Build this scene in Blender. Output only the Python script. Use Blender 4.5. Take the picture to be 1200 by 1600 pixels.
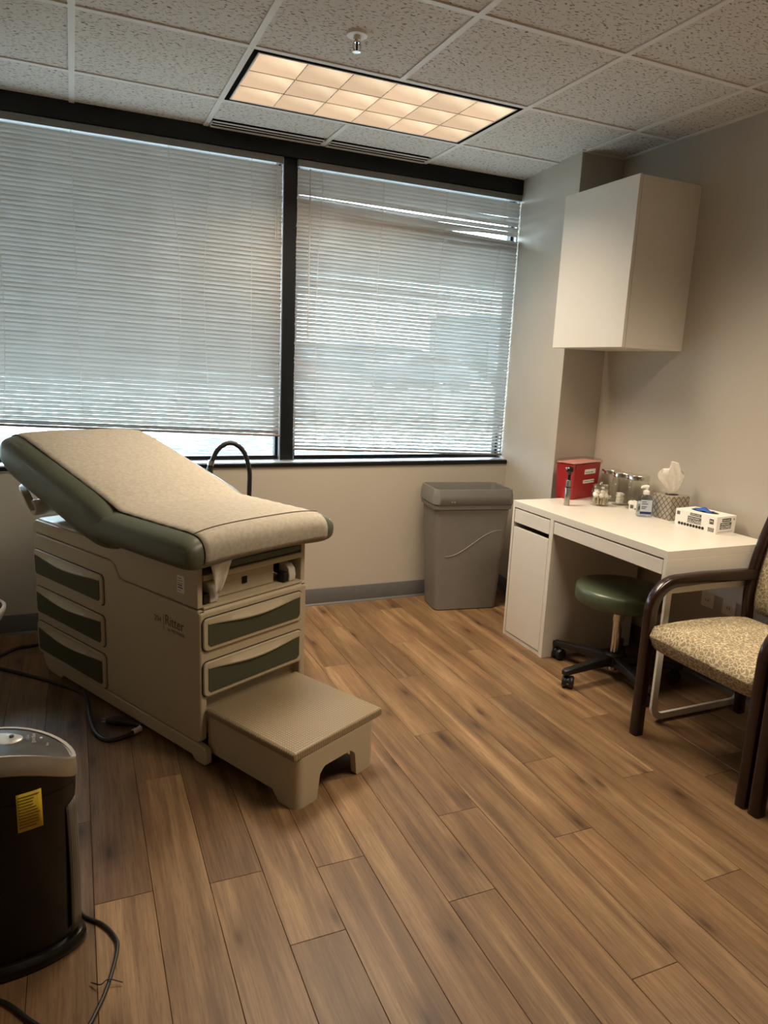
import bpy, bmesh, math, random
from mathutils import Matrix, Vector, Euler
PI = math.pi
rnd = random.Random(7)

# ------------------------------------------------------------------ scene, camera, world, exposure
for o in list(bpy.data.objects):
    bpy.data.objects.remove(o, do_unlink=True)
scene = bpy.context.scene
COL = scene.collection
CH = 2.545                                   # ceiling height

cam_data = bpy.data.cameras.new('camera')
cam = bpy.data.objects.new('camera', cam_data)
COL.objects.link(cam)
right = Vector((0.917342, -0.39564, 0.044182))
down = Vector((-0.040104, -0.202257, -0.978511))
fwd = Vector((0.396074, 0.895858, -0.201406))
M = Matrix.Identity(4)
for i in range(3):
    M[i][0] = right[i]; M[i][1] = -down[i]; M[i][2] = -fwd[i]
M[0][3], M[1][3], M[2][3] = -0.653549, -2.876825, 1.411606
cam.matrix_world = M
cam_data.sensor_fit = 'VERTICAL'
cam_data.sensor_height = 24.0
cam_data.sensor_width = 18.0
cam_data.lens = 1103.11 * 24.0 / 1600.0
cam_data.clip_start = 0.02
cam_data.clip_end = 500
scene.camera = cam

world = bpy.data.worlds.new('overcast_sky')
scene.world = world
world.use_nodes = True
bg = world.node_tree.nodes['Background']
bg.inputs[0].default_value = (0.70, 0.87, 1.0, 1)
bg.inputs[1].default_value = 20.0

vs = scene.view_settings
vs.view_transform = 'Standard'
vs.look = 'None'
vs.exposure = 0.08
vs.gamma = 1.0
vs.use_curve_mapping = False
scene.cycles.transparent_max_bounces = 32
LAMP_W = 37.0                                # output of each ceiling fitting
LAMP_C = (1.0, 0.83, 0.63)

# ------------------------------------------------------------------ materials
def lin(c):
    r = []
    for v in c:
        v = v / 255.0
        r.append(v / 12.92 if v <= 0.04045 else ((v + 0.055) / 1.055) ** 2.4)
    return (r[0], r[1], r[2], 1.0)

class NT:
    def __init__(s, name):
        s.m = bpy.data.materials.new(name); s.m.use_nodes = True
        s.t = s.m.node_tree; s.n = s.t.nodes; s.b = s.n['Principled BSDF']
        s.out = s.n['Material Output']
    def add(s, kind, **kw):
        n = s.n.new(kind)
        for k, v in kw.items():
            if k.startswith('i_'):
                key = k[2:]
                key = int(key) if key.isdigit() else key.replace('_', ' ')
                n.inputs[key].default_value = v
            else:
                setattr(n, k, v)
        return n
    def link(s, a, b): s.t.links.new(a, b)
    def ramp(s, src, stops, interp='LINEAR'):
        r = s.add('ShaderNodeValToRGB'); r.color_ramp.interpolation = interp
        e = r.color_ramp.elements
        while len(e) < len(stops): e.new(0.5)
        for k, (p, c) in enumerate(stops):
            e[k].position = p; e[k].color = c
        s.link(src, r.inputs[0]); return r.outputs[0]
    def bump(s, src, strength=0.2, dist=0.002):
        b = s.add('ShaderNodeBump'); b.inputs['Strength'].default_value = strength
        b.inputs['Distance'].default_value = dist
        s.link(src, b.inputs['Height']); s.link(b.outputs[0], s.b.inputs['Normal'])

MATS = {}
def mat(name, col, rough=0.5, metal=0.0, var=0.04, scale=18.0, bump=0.0, bscale=200.0, bdist=0.001, coat=0.0, spec=0.5):
    """painted / plastic / metal surface: faint procedural mottling and optional fine relief"""
    k = NT(name)
    tc = k.add('ShaderNodeTexCoord')
    nz = k.add('ShaderNodeTexNoise', i_Scale=scale, i_Detail=3.0)
    k.link(tc.outputs['Object'], nz.inputs['Vector'])
    c = lin(col)
    lo = tuple(max(0, v * (1 - var)) for v in c[:3]) + (1,)
    hi = tuple(min(1, v * (1 + var)) for v in c[:3]) + (1,)
    k.link(k.ramp(nz.outputs[0], [(0.3, lo), (0.7, hi)]), k.b.inputs['Base Color'])
    k.b.inputs['Roughness'].default_value = rough
    k.b.inputs['Metallic'].default_value = metal
    k.b.inputs['Specular IOR Level'].default_value = spec
    if coat: k.b.inputs['Coat Weight'].default_value = coat
    if bump:
        n2 = k.add('ShaderNodeTexNoise', i_Scale=bscale, i_Detail=2.0)
        k.link(tc.outputs['Object'], n2.inputs['Vector'])
        k.bump(n2.outputs[0], bump, bdist)
    MATS[name] = k.m
    return k.m

wall_paint = mat('wall_paint', (180, 172, 159), 0.75, var=0.015, scale=3, bump=0.12, bscale=260, bdist=0.0006)
base_vinyl = mat('baseboard_vinyl', (88, 87, 86), 0.45, var=0.04)
grid_white = mat('grid_paint', (214, 210, 203), 0.5, var=0.02)
black_frame = mat('window_frame_black', (13, 17, 20), 0.4, var=0.06, spec=0.3)
slot_black = mat('slot_black', (6, 6, 6), 0.95, spec=0.05)
alu = mat('silver_aluminium', (170, 175, 182), 0.35, 0.7, var=0.03)
cream = mat('cream_plastic', (180, 167, 141), 0.42, var=0.02, bump=0.04, bscale=500, bdist=0.0003)
cream_grey = mat('pale_grey_plastic', (196, 192, 182), 0.35, var=0.02)
green_panel = mat('olive_insert', (66, 70, 52), 0.5, var=0.05)
green_vinyl = mat('green_vinyl', (86, 91, 74), 0.38, var=0.05, scale=9, bump=0.08, bscale=420, bdist=0.0005)
stool_vinyl = mat('dark_green_vinyl', (74, 84, 64), 0.33, var=0.05, scale=9, bump=0.08, bscale=420, bdist=0.0005)
dark_core = mat('shadow_gap_core', (26, 24, 21), 0.8)
black_plastic = mat('black_plastic', (22, 21, 20), 0.45)
gloss_black = mat('gloss_black_plastic', (15, 13, 12), 0.28)
rubber = mat('cord_rubber', (20, 19, 18), 0.5)
chrome = mat('chrome', (205, 203, 198), 0.12, 1.0, var=0.01)
brushed = mat('brushed_steel', (165, 162, 156), 0.32, 1.0, var=0.04)
white_lam = mat('white_laminate', (214, 208, 197), 0.32, var=0.01)
white_metal = mat('white_enamel', (222, 216, 204), 0.35, var=0.015)
white_plastic = mat('white_plastic', (232, 229, 222), 0.4, var=0.015)
white_card = mat('white_card', (232, 228, 219), 0.55, var=0.02)
print_black = mat('black_print', (28, 27, 27), 0.6)
print_grey = mat('grey_print', (92, 90, 88), 0.6)
print_brown = mat('brown_print', (84, 70, 52), 0.6)
bin_grey = mat('grey_bin_plastic', (122, 118, 112), 0.5, var=0.03, bump=0.1, bscale=350, bdist=0.0005)
bin_lid_grey = mat('grey_bin_lid', (116, 113, 109), 0.45, var=0.03)
red_plastic = mat('red_plastic', (158, 28, 33), 0.4, var=0.05)
yellow_card = mat('yellow_label', (214, 184, 40), 0.5, var=0.03)
silver_paint = mat('silver_paint', (172, 165, 150), 0.32, 0.55, var=0.03)
pale_silver = mat('pale_silver_paint', (205, 200, 190), 0.3, 0.4, var=0.03)
charcoal = mat('charcoal_panel', (62, 60, 57), 0.45)
blue_glove = mat('blue_nitrile', (40, 88, 168), 0.5, var=0.1)
cotton = mat('cotton_white', (238, 234, 226), 0.95, var=0.03, bump=0.5, bscale=90, bdist=0.003)
swab_tan = mat('tan_packets', (190, 178, 150), 0.8, var=0.2, scale=60)
liner_brown = mat('brown_liner', (96, 54, 38), 0.7, var=0.1)
dark_wood = None

def wood_dark():
    k = NT('mahogany_lacquer')
    tc = k.add('ShaderNodeTexCoord'); mp = k.add('ShaderNodeMapping')
    mp.inputs['Scale'].default_value = (6, 40, 6)
    k.link(tc.outputs['Object'], mp.inputs[0])
    nz = k.add('ShaderNodeTexNoise', i_Scale=3.0, i_Detail=4.0); k.link(mp.outputs[0], nz.inputs['Vector'])
    k.link(k.ramp(nz.outputs[0], [(0.25, lin((24, 11, 9))), (0.75, lin((42, 19, 15)))]), k.b.inputs['Base Color'])
    k.b.inputs['Roughness'].default_value = 0.25
    k.b.inputs['Coat Weight'].default_value = 0.1
    return k.m
dark_wood = wood_dark()

def plank_mat():
    k = NT('oak_plank')
    tc = k.add('ShaderNodeTexCoord'); oi = k.add('ShaderNodeObjectInfo')
    off = k.add('ShaderNodeVectorMath', operation='SCALE'); off.inputs[0].default_value = (37.0, 91.0, 13.0)
    k.link(oi.outputs['Random'], off.inputs['Scale'])
    ad = k.add('ShaderNodeVectorMath', operation='ADD')
    k.link(tc.outputs['Object'], ad.inputs[0]); k.link(off.outputs[0], ad.inputs[1])
    def noise(scl, **kw):
        mp = k.add('ShaderNodeMapping'); mp.inputs['Scale'].default_value = scl
        k.link(ad.outputs[0], mp.inputs[0])
        n = k.add('ShaderNodeTexNoise', **kw); k.link(mp.outputs[0], n.inputs['Vector']); return n.outputs[0]
    streak = noise((16, 1.0, 1), i_Scale=1.0, i_Detail=3.0, i_Distortion=0.7)
    grain = noise((150, 5, 1), i_Scale=1.0, i_Detail=4.0, i_Distortion=0.3)
    pores = noise((420, 22, 1), i_Scale=1.0, i_Detail=2.0)
    blot = noise((5, 3.0, 1), i_Scale=1.3, i_Detail=2.0)
    base = k.ramp(streak, [(0.25, lin((90, 67, 46))), (0.45, lin((116, 89, 62))), (0.58, lin((128, 101, 72))), (0.78, lin((158, 129, 95)))])
    g = k.ramp(grain, [(0.28, (0.52, 0.50, 0.48, 1)), (0.62, (1.06, 1.05, 1.03, 1))])
    m1 = k.add('ShaderNodeMix', data_type='RGBA', blend_type='MULTIPLY'); m1.inputs[0].default_value = 0.7
    k.link(base, m1.inputs[6]); k.link(g, m1.inputs[7])
    p = k.ramp(pores, [(0.3, (0.62, 0.6, 0.58, 1)), (0.48, (1, 1, 1, 1))])
    m2 = k.add('ShaderNodeMix', data_type='RGBA', blend_type='MULTIPLY'); m2.inputs[0].default_value = 0.6
    k.link(m1.outputs[2], m2.inputs[6]); k.link(p, m2.inputs[7])
    # knots
    mp = k.add('ShaderNodeMapping'); mp.inputs['Scale'].default_value = (7.5, 2.4, 1)
    k.link(ad.outputs[0], mp.inputs[0])
    vo = k.add('ShaderNodeTexVoronoi', i_Scale=1.0); vo.voronoi_dimensions = '2D'
    k.link(mp.outputs[0], vo.inputs['Vector'])
    kn = k.ramp(vo.outputs['Distance'], [(0.02, (0.33, 0.28, 0.24, 1)), (0.10, (0.72, 0.69, 0.66, 1)), (0.26, (1, 1, 1, 1))])
    sel = k.add('ShaderNodeSeparateColor'); k.link(vo.outputs['Color'], sel.inputs[0])
    gt = k.add('ShaderNodeMath', operation='GREATER_THAN'); k.link(sel.outputs[0], gt.inputs[0]); gt.inputs[1].default_value = 0.62
    m3 = k.add('ShaderNodeMix', data_type='RGBA', blend_type='MULTIPLY')
    k.link(gt.outputs[0], m3.inputs[0]); k.link(m2.outputs[2], m3.inputs[6]); k.link(kn, m3.inputs[7])
    # board to board tone
    hs = k.add('ShaderNodeHueSaturation'); hs.inputs['Saturation'].default_value = 1.0
    mr = k.add('ShaderNodeMapRange'); mr.inputs[3].default_value = 0.82; mr.inputs[4].default_value = 1.16
    k.link(oi.outputs['Random'], mr.inputs[0]); k.link(mr.outputs[0], hs.inputs['Value'])
    bl = k.ramp(blot, [(0.3, (0.82, 0.82, 0.83, 1)), (0.65, (1.06, 1.05, 1.03, 1))])
    m4 = k.add('ShaderNodeMix', data_type='RGBA', blend_type='MULTIPLY'); m4.inputs[0].default_value = 0.8
    k.link(m3.outputs[2], m4.inputs[6]); k.link(bl, m4.inputs[7])
    k.link(m4.outputs[2], hs.inputs['Color']); k.link(hs.outputs[0], k.b.inputs['Base Color'])
    k.b.inputs['Roughness'].default_value = 0.42
    k.b.inputs['Specular IOR Level'].default_value = 0.4
    k.bump(grain, 0.12, 0.0006)
    return k.m
plank_m = plank_mat()

def tile_mat():
    k = NT('acoustic_tile')
    tc = k.add('ShaderNodeTexCoord'); oi = k.add('ShaderNodeObjectInfo')
    off = k.add('ShaderNodeVectorMath', operation='SCALE'); off.inputs[0].default_value = (31.0, 17.0, 0.0)
    k.link(oi.outputs['Random'], off.inputs['Scale'])
    ad = k.add('ShaderNodeVectorMath', operation='ADD')
    k.link(tc.outputs['Object'], ad.inputs[0]); k.link(off.outputs[0], ad.inputs[1])
    warp = k.add('ShaderNodeTexNoise', i_Scale=22.0, i_Detail=1.0); k.link(ad.outputs[0], warp.inputs['Vector'])
    ws = k.add('ShaderNodeVectorMath', operation='SCALE'); ws.inputs['Scale'].default_value = 0.03
    k.link(warp.outputs[1], ws.inputs[0])
    a2 = k.add('ShaderNodeVectorMath', operation='ADD'); k.link(ad.outputs[0], a2.inputs[0]); k.link(ws.outputs[0], a2.inputs[1])
    mp = k.add('ShaderNodeMapping'); mp.inputs['Scale'].default_value = (58, 140, 1); mp.inputs['Rotation'].default_value = (0, 0, 0.5)
    k.link(a2.outputs[0], mp.inputs[0])
    fis = k.add('ShaderNodeTexNoise', i_Scale=1.0, i_Detail=1.0); k.link(mp.outputs[0], fis.inputs['Vector'])
    msk = k.ramp(fis.outputs[0], [(0.345, (0, 0, 0, 1)), (0.41, (1, 1, 1, 1))])
    fine = k.add('ShaderNodeTexNoise', i_Scale=420.0, i_Detail=2.0); k.link(ad.outputs[0], fine.inputs['Vector'])
    fc = k.ramp(fine.outputs[0], [(0.3, lin((190, 185, 178))), (0.7, lin((218, 213, 206)))])
    mx = k.add('ShaderNodeMix', data_type='RGBA'); k.link(msk, mx.inputs[0])
    mx.inputs[6].default_value = lin((128, 121, 112)); k.link(fc, mx.inputs[7])
    k.link(mx.outputs[2], k.b.inputs['Base Color']); k.b.inputs['Roughness'].default_value = 0.95
    k.b.inputs['Specular IOR Level'].default_value = 0.1
    k.bump(msk, 0.6, 0.002)
    return k.m
tile_m = tile_mat()

def fabric_mat():
    k = NT('patterned_upholstery')
    tc = k.add('ShaderNodeTexCoord')
    w = k.add('ShaderNodeTexNoise', i_Scale=40.0, i_Detail=1.0); k.link(tc.outputs['Object'], w.inputs['Vector'])
    ws = k.add('ShaderNodeVectorMath', operation='SCALE'); ws.inputs['Scale'].default_value = 0.03; k.link(w.outputs[1], ws.inputs[0])
    a = k.add('ShaderNodeVectorMath', operation='ADD'); k.link(tc.outputs['Object'], a.inputs[0]); k.link(ws.outputs[0], a.inputs[1])
    v = k.add('ShaderNodeTexVoronoi', i_Scale=62.0); v.feature = 'DISTANCE_TO_EDGE'; k.link(a.outputs[0], v.inputs['Vector'])
    c = k.ramp(v.outputs[0], [(0.0, lin((192, 179, 150))), (0.045, lin((186, 172, 142))), (0.085, lin((138, 124, 99))), (0.5, lin((124, 111, 88)))])
    k.link(c, k.b.inputs['Base Color']); k.b.inputs['Roughness'].default_value = 0.9
    k.b.inputs['Specular IOR Level'].default_value = 0.2
    wv = k.add('ShaderNodeTexNoise', i_Scale=900.0, i_Detail=1.0); k.link(tc.outputs['Object'], wv.inputs['Vector'])
    k.bump(wv.outputs[0], 0.35, 0.0008)
    return k.m
fabric_m = fabric_mat()

def paper_mat():
    k = NT('exam_paper')
    tc = k.add('ShaderNodeTexCoord')
    n = k.add('ShaderNodeTexNoise', i_Scale=70.0, i_Detail=5.0); k.link(tc.outputs['Object'], n.inputs['Vector'])
    k.link(k.ramp(n.outputs[0], [(0.3, lin((160, 152, 137))), (0.7, lin((177, 169, 154)))]), k.b.inputs['Base Color'])
    k.b.inputs['Roughness'].default_value = 0.85
    n2 = k.add('ShaderNodeTexNoise', i_Scale=24.0, i_Detail=4.0); k.link(tc.outputs['Object'], n2.inputs['Vector'])
    k.bump(n2.outputs[0], 0.25, 0.004)
    return k.m
paper_m = paper_mat()

def tread_mat():
    k = NT('ribbed_tread')
    tc = k.add('ShaderNodeTexCoord')
    wv = k.add('ShaderNodeTexWave', i_Scale=30.0); wv.bands_direction = 'Y'
    k.link(tc.outputs['Object'], wv.inputs['Vector'])
    w2 = k.add('ShaderNodeTexWave', i_Scale=30.0); w2.bands_direction = 'X'
    k.link(tc.outputs['Object'], w2.inputs['Vector'])
    mul = k.add('ShaderNodeMath', operation='MULTIPLY'); k.link(wv.outputs[1], mul.inputs[0]); k.link(w2.outputs[1], mul.inputs[1])
    k.link(k.ramp(mul.outputs[0], [(0.0, lin((126, 110, 85))), (1.0, lin((154, 138, 110)))]), k.b.inputs['Base Color'])
    k.b.inputs['Roughness'].default_value = 0.4
    k.bump(mul.outputs[0], 0.5, 0.0015)
    return k.m
tread_m = tread_mat()

def slat_mat():
    k = NT('blind_slat_enamel')
    tc = k.add('ShaderNodeTexCoord')
    n = k.add('ShaderNodeTexNoise', i_Scale=5.0, i_Detail=2.0); k.link(tc.outputs['Object'], n.inputs['Vector'])
    k.link(k.ramp(n.outputs[0], [(0.3, lin((186, 181, 174))), (0.7, lin((196, 191, 185)))]), k.b.inputs['Base Color'])
    k.b.inputs['Roughness'].default_value = 0.38
    tr = k.add('ShaderNodeBsdfTranslucent'); tr.inputs[0].default_value = (0.75, 0.80, 0.80, 1)
    mx = k.add('ShaderNodeMixShader'); mx.inputs[0].default_value = 0.14
    k.link(k.b.outputs[0], mx.inputs[1]); k.link(tr.outputs[0], mx.inputs[2]); k.link(mx.outputs[0], k.out.inputs[0])
    return k.m
slat_m = slat_mat()

def clear_mat(name, tint, rough=0.02, ior=1.45):
    """thin clear glass / plastic: tinted transmission plus a surface reflection"""
    k = NT(name)
    tr = k.add('ShaderNodeBsdfTransparent'); tr.inputs[0].default_value = tint
    gl = k.add('ShaderNodeBsdfGlossy'); gl.inputs['Roughness'].default_value = rough
    lw = k.add('ShaderNodeLayerWeight'); lw.inputs[0].default_value = 0.5
    pw = k.add('ShaderNodeMath', operation='POWER'); k.link(lw.outputs['Facing'], pw.inputs[0]); pw.inputs[1].default_value = 4.0
    fr = k.add('ShaderNodeMath', operation='MULTIPLY_ADD'); k.link(pw.outputs[0], fr.inputs[0]); fr.inputs[1].default_value = 0.55; fr.inputs[2].default_value = ((ior - 1) / (ior + 1)) ** 2
    nz = k.add('ShaderNodeTexNoise', i_Scale=3.0)
    ml = k.add('ShaderNodeMath', operation='MULTIPLY_ADD'); k.link(nz.outputs[0], ml.inputs[0]); ml.inputs[1].default_value = 0.02; k.link(fr.outputs[0], ml.inputs[2])
    mx = k.add('ShaderNodeMixShader'); k.link(ml.outputs[0], mx.inputs[0])
    k.link(tr.outputs[0], mx.inputs[1]); k.link(gl.outputs[0], mx.inputs[2]); k.link(mx.outputs[0], k.out.inputs[0])
    return k.m
pane_m = clear_mat('window_glass', (0.93, 0.96, 0.96, 1))
jar_m = clear_mat('jar_glass', (0.96, 0.965, 0.95, 1), ior=1.28)
gel_m = clear_mat('clear_bottle', (0.78, 0.84, 0.90, 1))
lid_clear = clear_mat('translucent_lid', (0.95, 0.84, 0.82, 1), rough=0.25)

def emit_mat(name, col, strength):
    k = NT(name)
    e = k.add('ShaderNodeEmission'); e.inputs[1].default_value = strength
    tc = k.add('ShaderNodeTexCoord')
    n = k.add('ShaderNodeTexNoise', i_Scale=9.0); k.link(tc.outputs['Object'], n.inputs['Vector'])
    c2 = tuple(v * 0.92 for v in col[:3]) + (1,)
    k.link(k.ramp(n.outputs[0], [(0.3, c2), (0.7, col)]), e.inputs[0])
    k.link(e.outputs[0], k.out.inputs[0])
    return k.m
def lens_mat():
    # each louver cell glows, brightest where the tube sits behind it
    k = NT('lamp_diffuser')
    tc = k.add('ShaderNodeTexCoord')
    mp = k.add('ShaderNodeMapping'); mp.inputs['Location'].default_value = (-0.045, 0.03, 0); mp.inputs['Scale'].default_value = (1, 1.5, 1)
    k.link(tc.outputs['Object'], mp.inputs[0])
    ln = k.add('ShaderNodeVectorMath', operation='LENGTH'); k.link(mp.outputs[0], ln.inputs[0])
    e = k.add('ShaderNodeEmission')
    k.link(k.ramp(ln.outputs['Value'], [(0.0, (1.0, 0.84, 0.60, 1)), (0.05, (0.93, 0.70, 0.45, 1)), (0.13, (0.72, 0.50, 0.32, 1))]), e.inputs[0])
    oi = k.add('ShaderNodeObjectInfo')
    mr = k.add('ShaderNodeMapRange'); mr.inputs[3].default_value = 0.92; mr.inputs[4].default_value = 1.18
    k.link(oi.outputs['Random'], mr.inputs[0]); k.link(mr.outputs[0], e.inputs[1])
    k.link(e.outputs[0], k.out.inputs[0])
    return k.m
lens_m = lens_mat()
louver_m = mat('louver_reflector', (196, 180, 156), 0.4, 0.1, var=0.02)

def tissuebox_mat():
    k = NT('lattice_print')
    tc = k.add('ShaderNodeTexCoord')
    outs = []
    for ang in (0.9, -0.9):
        # diagonal lattice drawn over height and the horizontal direction of each face
        cx = k.add('ShaderNodeSeparateXYZ'); k.link(tc.outputs['Object'], cx.inputs[0])
        ad = k.add('ShaderNodeMath', operation='ADD'); k.link(cx.outputs[0], ad.inputs[0]); k.link(cx.outputs[1], ad.inputs[1])
        mz = k.add('ShaderNodeMath', operation='MULTIPLY'); k.link(cx.outputs[2], mz.inputs[0]); mz.inputs[1].default_value = ang
        sm = k.add('ShaderNodeMath', operation='ADD'); k.link(ad.outputs[0], sm.inputs[0]); k.link(mz.outputs[0], sm.inputs[1])
        sc = k.add('ShaderNodeMath', operation='MULTIPLY'); k.link(sm.outputs[0], sc.inputs[0]); sc.inputs[1].default_value = 34.0
        fr = k.add('ShaderNodeMath', operation='FRACT'); k.link(sc.outputs[0], fr.inputs[0])
        lt = k.add('ShaderNodeMath', operation='LESS_THAN'); k.link(fr.outputs[0], lt.inputs[0]); lt.inputs[1].default_value = 0.2
        outs.append(lt.outputs[0])
    mxm = k.add('ShaderNodeMath', operation='MAXIMUM'); k.link(outs[0], mxm.inputs[0]); k.link(outs[1], mxm.inputs[1])
    mx = k.add('ShaderNodeMix', data_type='RGBA'); k.link(mxm.outputs[0], mx.inputs[0])
    mx.inputs[6].default_value = lin((158, 150, 136)); mx.inputs[7].default_value = lin((98, 80, 62))
    k.link(mx.outputs[2], k.b.inputs['Base Color']); k.b.inputs['Roughness'].default_value = 0.5
    return k.m
tissue_box_m = tissuebox_mat()

def tissue_mat():
    k = NT('tissue_paper')
    tc = k.add('ShaderNodeTexCoord'); n = k.add('ShaderNodeTexNoise', i_Scale=60.0); k.link(tc.outputs['Object'], n.inputs['Vector'])
    k.link(k.ramp(n.outputs[0], [(0.3, lin((232, 226, 214))), (0.7, lin((246, 242, 233)))]), k.b.inputs['Base Color'])
    k.b.inputs['Roughness'].default_value = 0.95
    tr = k.add('ShaderNodeBsdfTranslucent'); tr.inputs[0].default_value = (0.9, 0.86, 0.8, 1)
    mx = k.add('ShaderNodeMixShader'); mx.inputs[0].default_value = 0.2
    k.link(k.b.outputs[0], mx.inputs[1]); k.link(tr.outputs[0], mx.inputs[2]); k.link(mx.outputs[0], k.out.inputs[0])
    return k.m
tissue_m = tissue_mat()

def mesh_grille_mat():
    k = NT('perforated_grille')
    tc = k.add('ShaderNodeTexCoord')
    v = k.add('ShaderNodeTexVoronoi', i_Scale=240.0); v.inputs['Randomness'].default_value = 0.0
    k.link(tc.outputs['Object'], v.inputs['Vector'])
    k.link(k.ramp(v.outputs['Distance'], [(0.3, lin((34, 32, 29))), (0.5, lin((110, 104, 92)))]), k.b.inputs['Base Color'])
    k.b.inputs['Roughness'].default_value = 0.5
    return k.m
grille_m = mesh_grille_mat()

def gravel_mat():
    k = NT('pale_gravel')
    tc = k.add('ShaderNodeTexCoord')
    v = k.add('ShaderNodeTexVoronoi', i_Scale=9.0); k.link(tc.outputs['Object'], v.inputs['Vector'])
    n = k.add('ShaderNodeTexNoise', i_Scale=2.2, i_Detail=6.0); k.link(tc.outputs['Object'], n.inputs['Vector'])
    mu = k.add('ShaderNodeMath', operation='MULTIPLY'); k.link(v.outputs['Distance'], mu.inputs[0]); k.link(n.outputs[0], mu.inputs[1])
    k.link(k.ramp(mu.outputs[0], [(0.15, lin((214, 212, 208))), (0.235, lin((78, 77, 75))), (0.33, lin((34, 34, 33)))]), k.b.inputs['Base Color'])
    k.b.inputs['Roughness'].default_value = 0.9
    k.bump(v.outputs['Distance'], 0.8, 0.05)
    return k.m
gravel_m = gravel_mat()

# ------------------------------------------------------------------ mesh helpers
class MB:
    def __init__(s): s.v = []; s.f = []
    def face_base(s): return len(s.v)
    def raw(s, verts, faces):
        b = len(s.v); s.v += [tuple(p) for p in verts]
        s.f += [tuple(b + i for i in f) for f in faces]; return s
    def box(s, x0, x1, y0, y1, z0, z1):
        return s.raw([(x0, y0, z0), (x1, y0, z0), (x1, y1, z0), (x0, y1, z0), (x0, y0, z1), (x1, y0, z1), (x1, y1, z1), (x0, y1, z1)],
                     [(3, 2, 1, 0), (4, 5, 6, 7), (0, 1, 5, 4), (1, 2, 6, 5), (2, 3, 7, 6), (3, 0, 4, 7)])
    def prism(s, poly, axis, a0, a1):
        """polygon (2D) extruded along axis: 'y' -> poly is (x,z), 'x' -> (y,z), 'z' -> (x,y)"""
        def P(p, a):
            return (p[0], a, p[1]) if axis == 'y' else ((a, p[0], p[1]) if axis == 'x' else (p[0], p[1], a))
        n = len(poly)
        vs_ = [P(p, a0) for p in poly] + [P(p, a1) for p in poly]
        fs = [tuple(range(n)), tuple(range(2 * n - 1, n - 1, -1))]
        for i in range(n):
            j = (i + 1) % n; fs.append((i, i + n, j + n, j))
        return s.raw(vs_, fs)
    def loft(s, rings, cap0=True, cap1=True, closed=True):
        n = len(rings[0]); b = 0; vs_ = [p for r in rings for p in r]; fs = []
        for k in range(len(rings) - 1):
            for i in range(n if closed else n - 1):
                j = (i + 1) % n
                fs.append((k * n + i, k * n + j, (k + 1) * n + j, (k + 1) * n + i))
        if cap0: fs.append(tuple(range(n - 1, -1, -1)))
        if cap1: fs.append(tuple((len(rings) - 1) * n + i for i in range(n)))
        return s.raw(vs_, fs)
    def lathe(s, prof, n=32, c=(0, 0, 0), cap0=True, cap1=True):
        rings = [[(c[0] + r * math.cos(2 * PI * i / n), c[1] + r * math.sin(2 * PI * i / n), c[2] + z) for i in range(n)] for r, z in prof]
        return s.loft(rings, cap0, cap1)
    def tube(s, path, r, n=10, caps=True):
        P = [Vector(p) for p in path]; rings = []
        t0 = (P[1] - P[0]).normalized()
        u = t0.orthogonal().normalized()
        for i, p in enumerate(P):
            t = (P[min(i + 1, len(P) - 1)] - P[max(i - 1, 0)]).normalized()
            u = (u - t * u.dot(t)).normalized(); w = t.cross(u)
            rr = r[i] if isinstance(r, (list, tuple)) else r
            rings.append([tuple(p + (u * math.cos(2 * PI * k / n) + w * math.sin(2 * PI * k / n)) * rr) for k in range(n)])
        return s.loft(rings, caps, caps)
    def sweep(s, path, sec, side):
        """section (a,b) swept along path; a along 'side', b along tangent x side"""
        P = [Vector(p) for p in path]; sd = Vector(side); rings = []
        for i, p in enumerate(P):
            t = (P[min(i + 1, len(P) - 1)] - P[max(i - 1, 0)]).normalized()
            nn = t.cross(sd).normalized()
            rings.append([tuple(p + sd * a + nn * b) for a, b in sec])
        return s.loft(rings)
    def xform(s, m):
        s.v = [tuple(m @ Vector(p)) for p in s.v]; return s
    def build(s, name, m, parent=None, bevel=0.0, seg=2, smooth=True, ang=35, loc=None, rot=None, sub=0):
        me = bpy.data.meshes.new(name)
        me.from_pydata(s.v, [], s.f); me.validate()
        bm = bmesh.new(); bm.from_mesh(me)
        bmesh.ops.recalc_face_normals(bm, faces=bm.faces); bm.to_mesh(me); bm.free()
        me.materials.append(m)
        if smooth:
            me.polygons.foreach_set('use_smooth', [True] * len(me.polygons))
            me.set_sharp_from_angle(angle=math.radians(ang))
        return link(name, me, parent, bevel, seg, loc, rot, sub)

def link(name, me, parent=None, bevel=0.0, seg=2, loc=None, rot=None, sub=0):
    o = bpy.data.objects.new(name, me); COL.objects.link(o)
    if parent: o.parent = parent
    if loc: o.location = loc
    if rot: o.rotation_euler = rot
    if bevel:
        md = o.modifiers.new('bevel', 'BEVEL'); md.width = bevel; md.segments = seg
        md.limit_method = 'ANGLE'; md.angle_limit = math.radians(40); md.harden_normals = True
    if sub:
        md = o.modifiers.new('sub', 'SUBSURF'); md.levels = sub; md.render_levels = sub
    return o

def box(name, m, x0, x1, y0, y1, z0, z1, parent=None, bevel=0.0, seg=2, **kw):
    return MB().box(min(x0, x1), max(x0, x1), min(y0, y1), max(y0, y1), min(z0, z1), max(z0, z1)).build(name, m, parent, bevel, seg, **kw)

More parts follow.
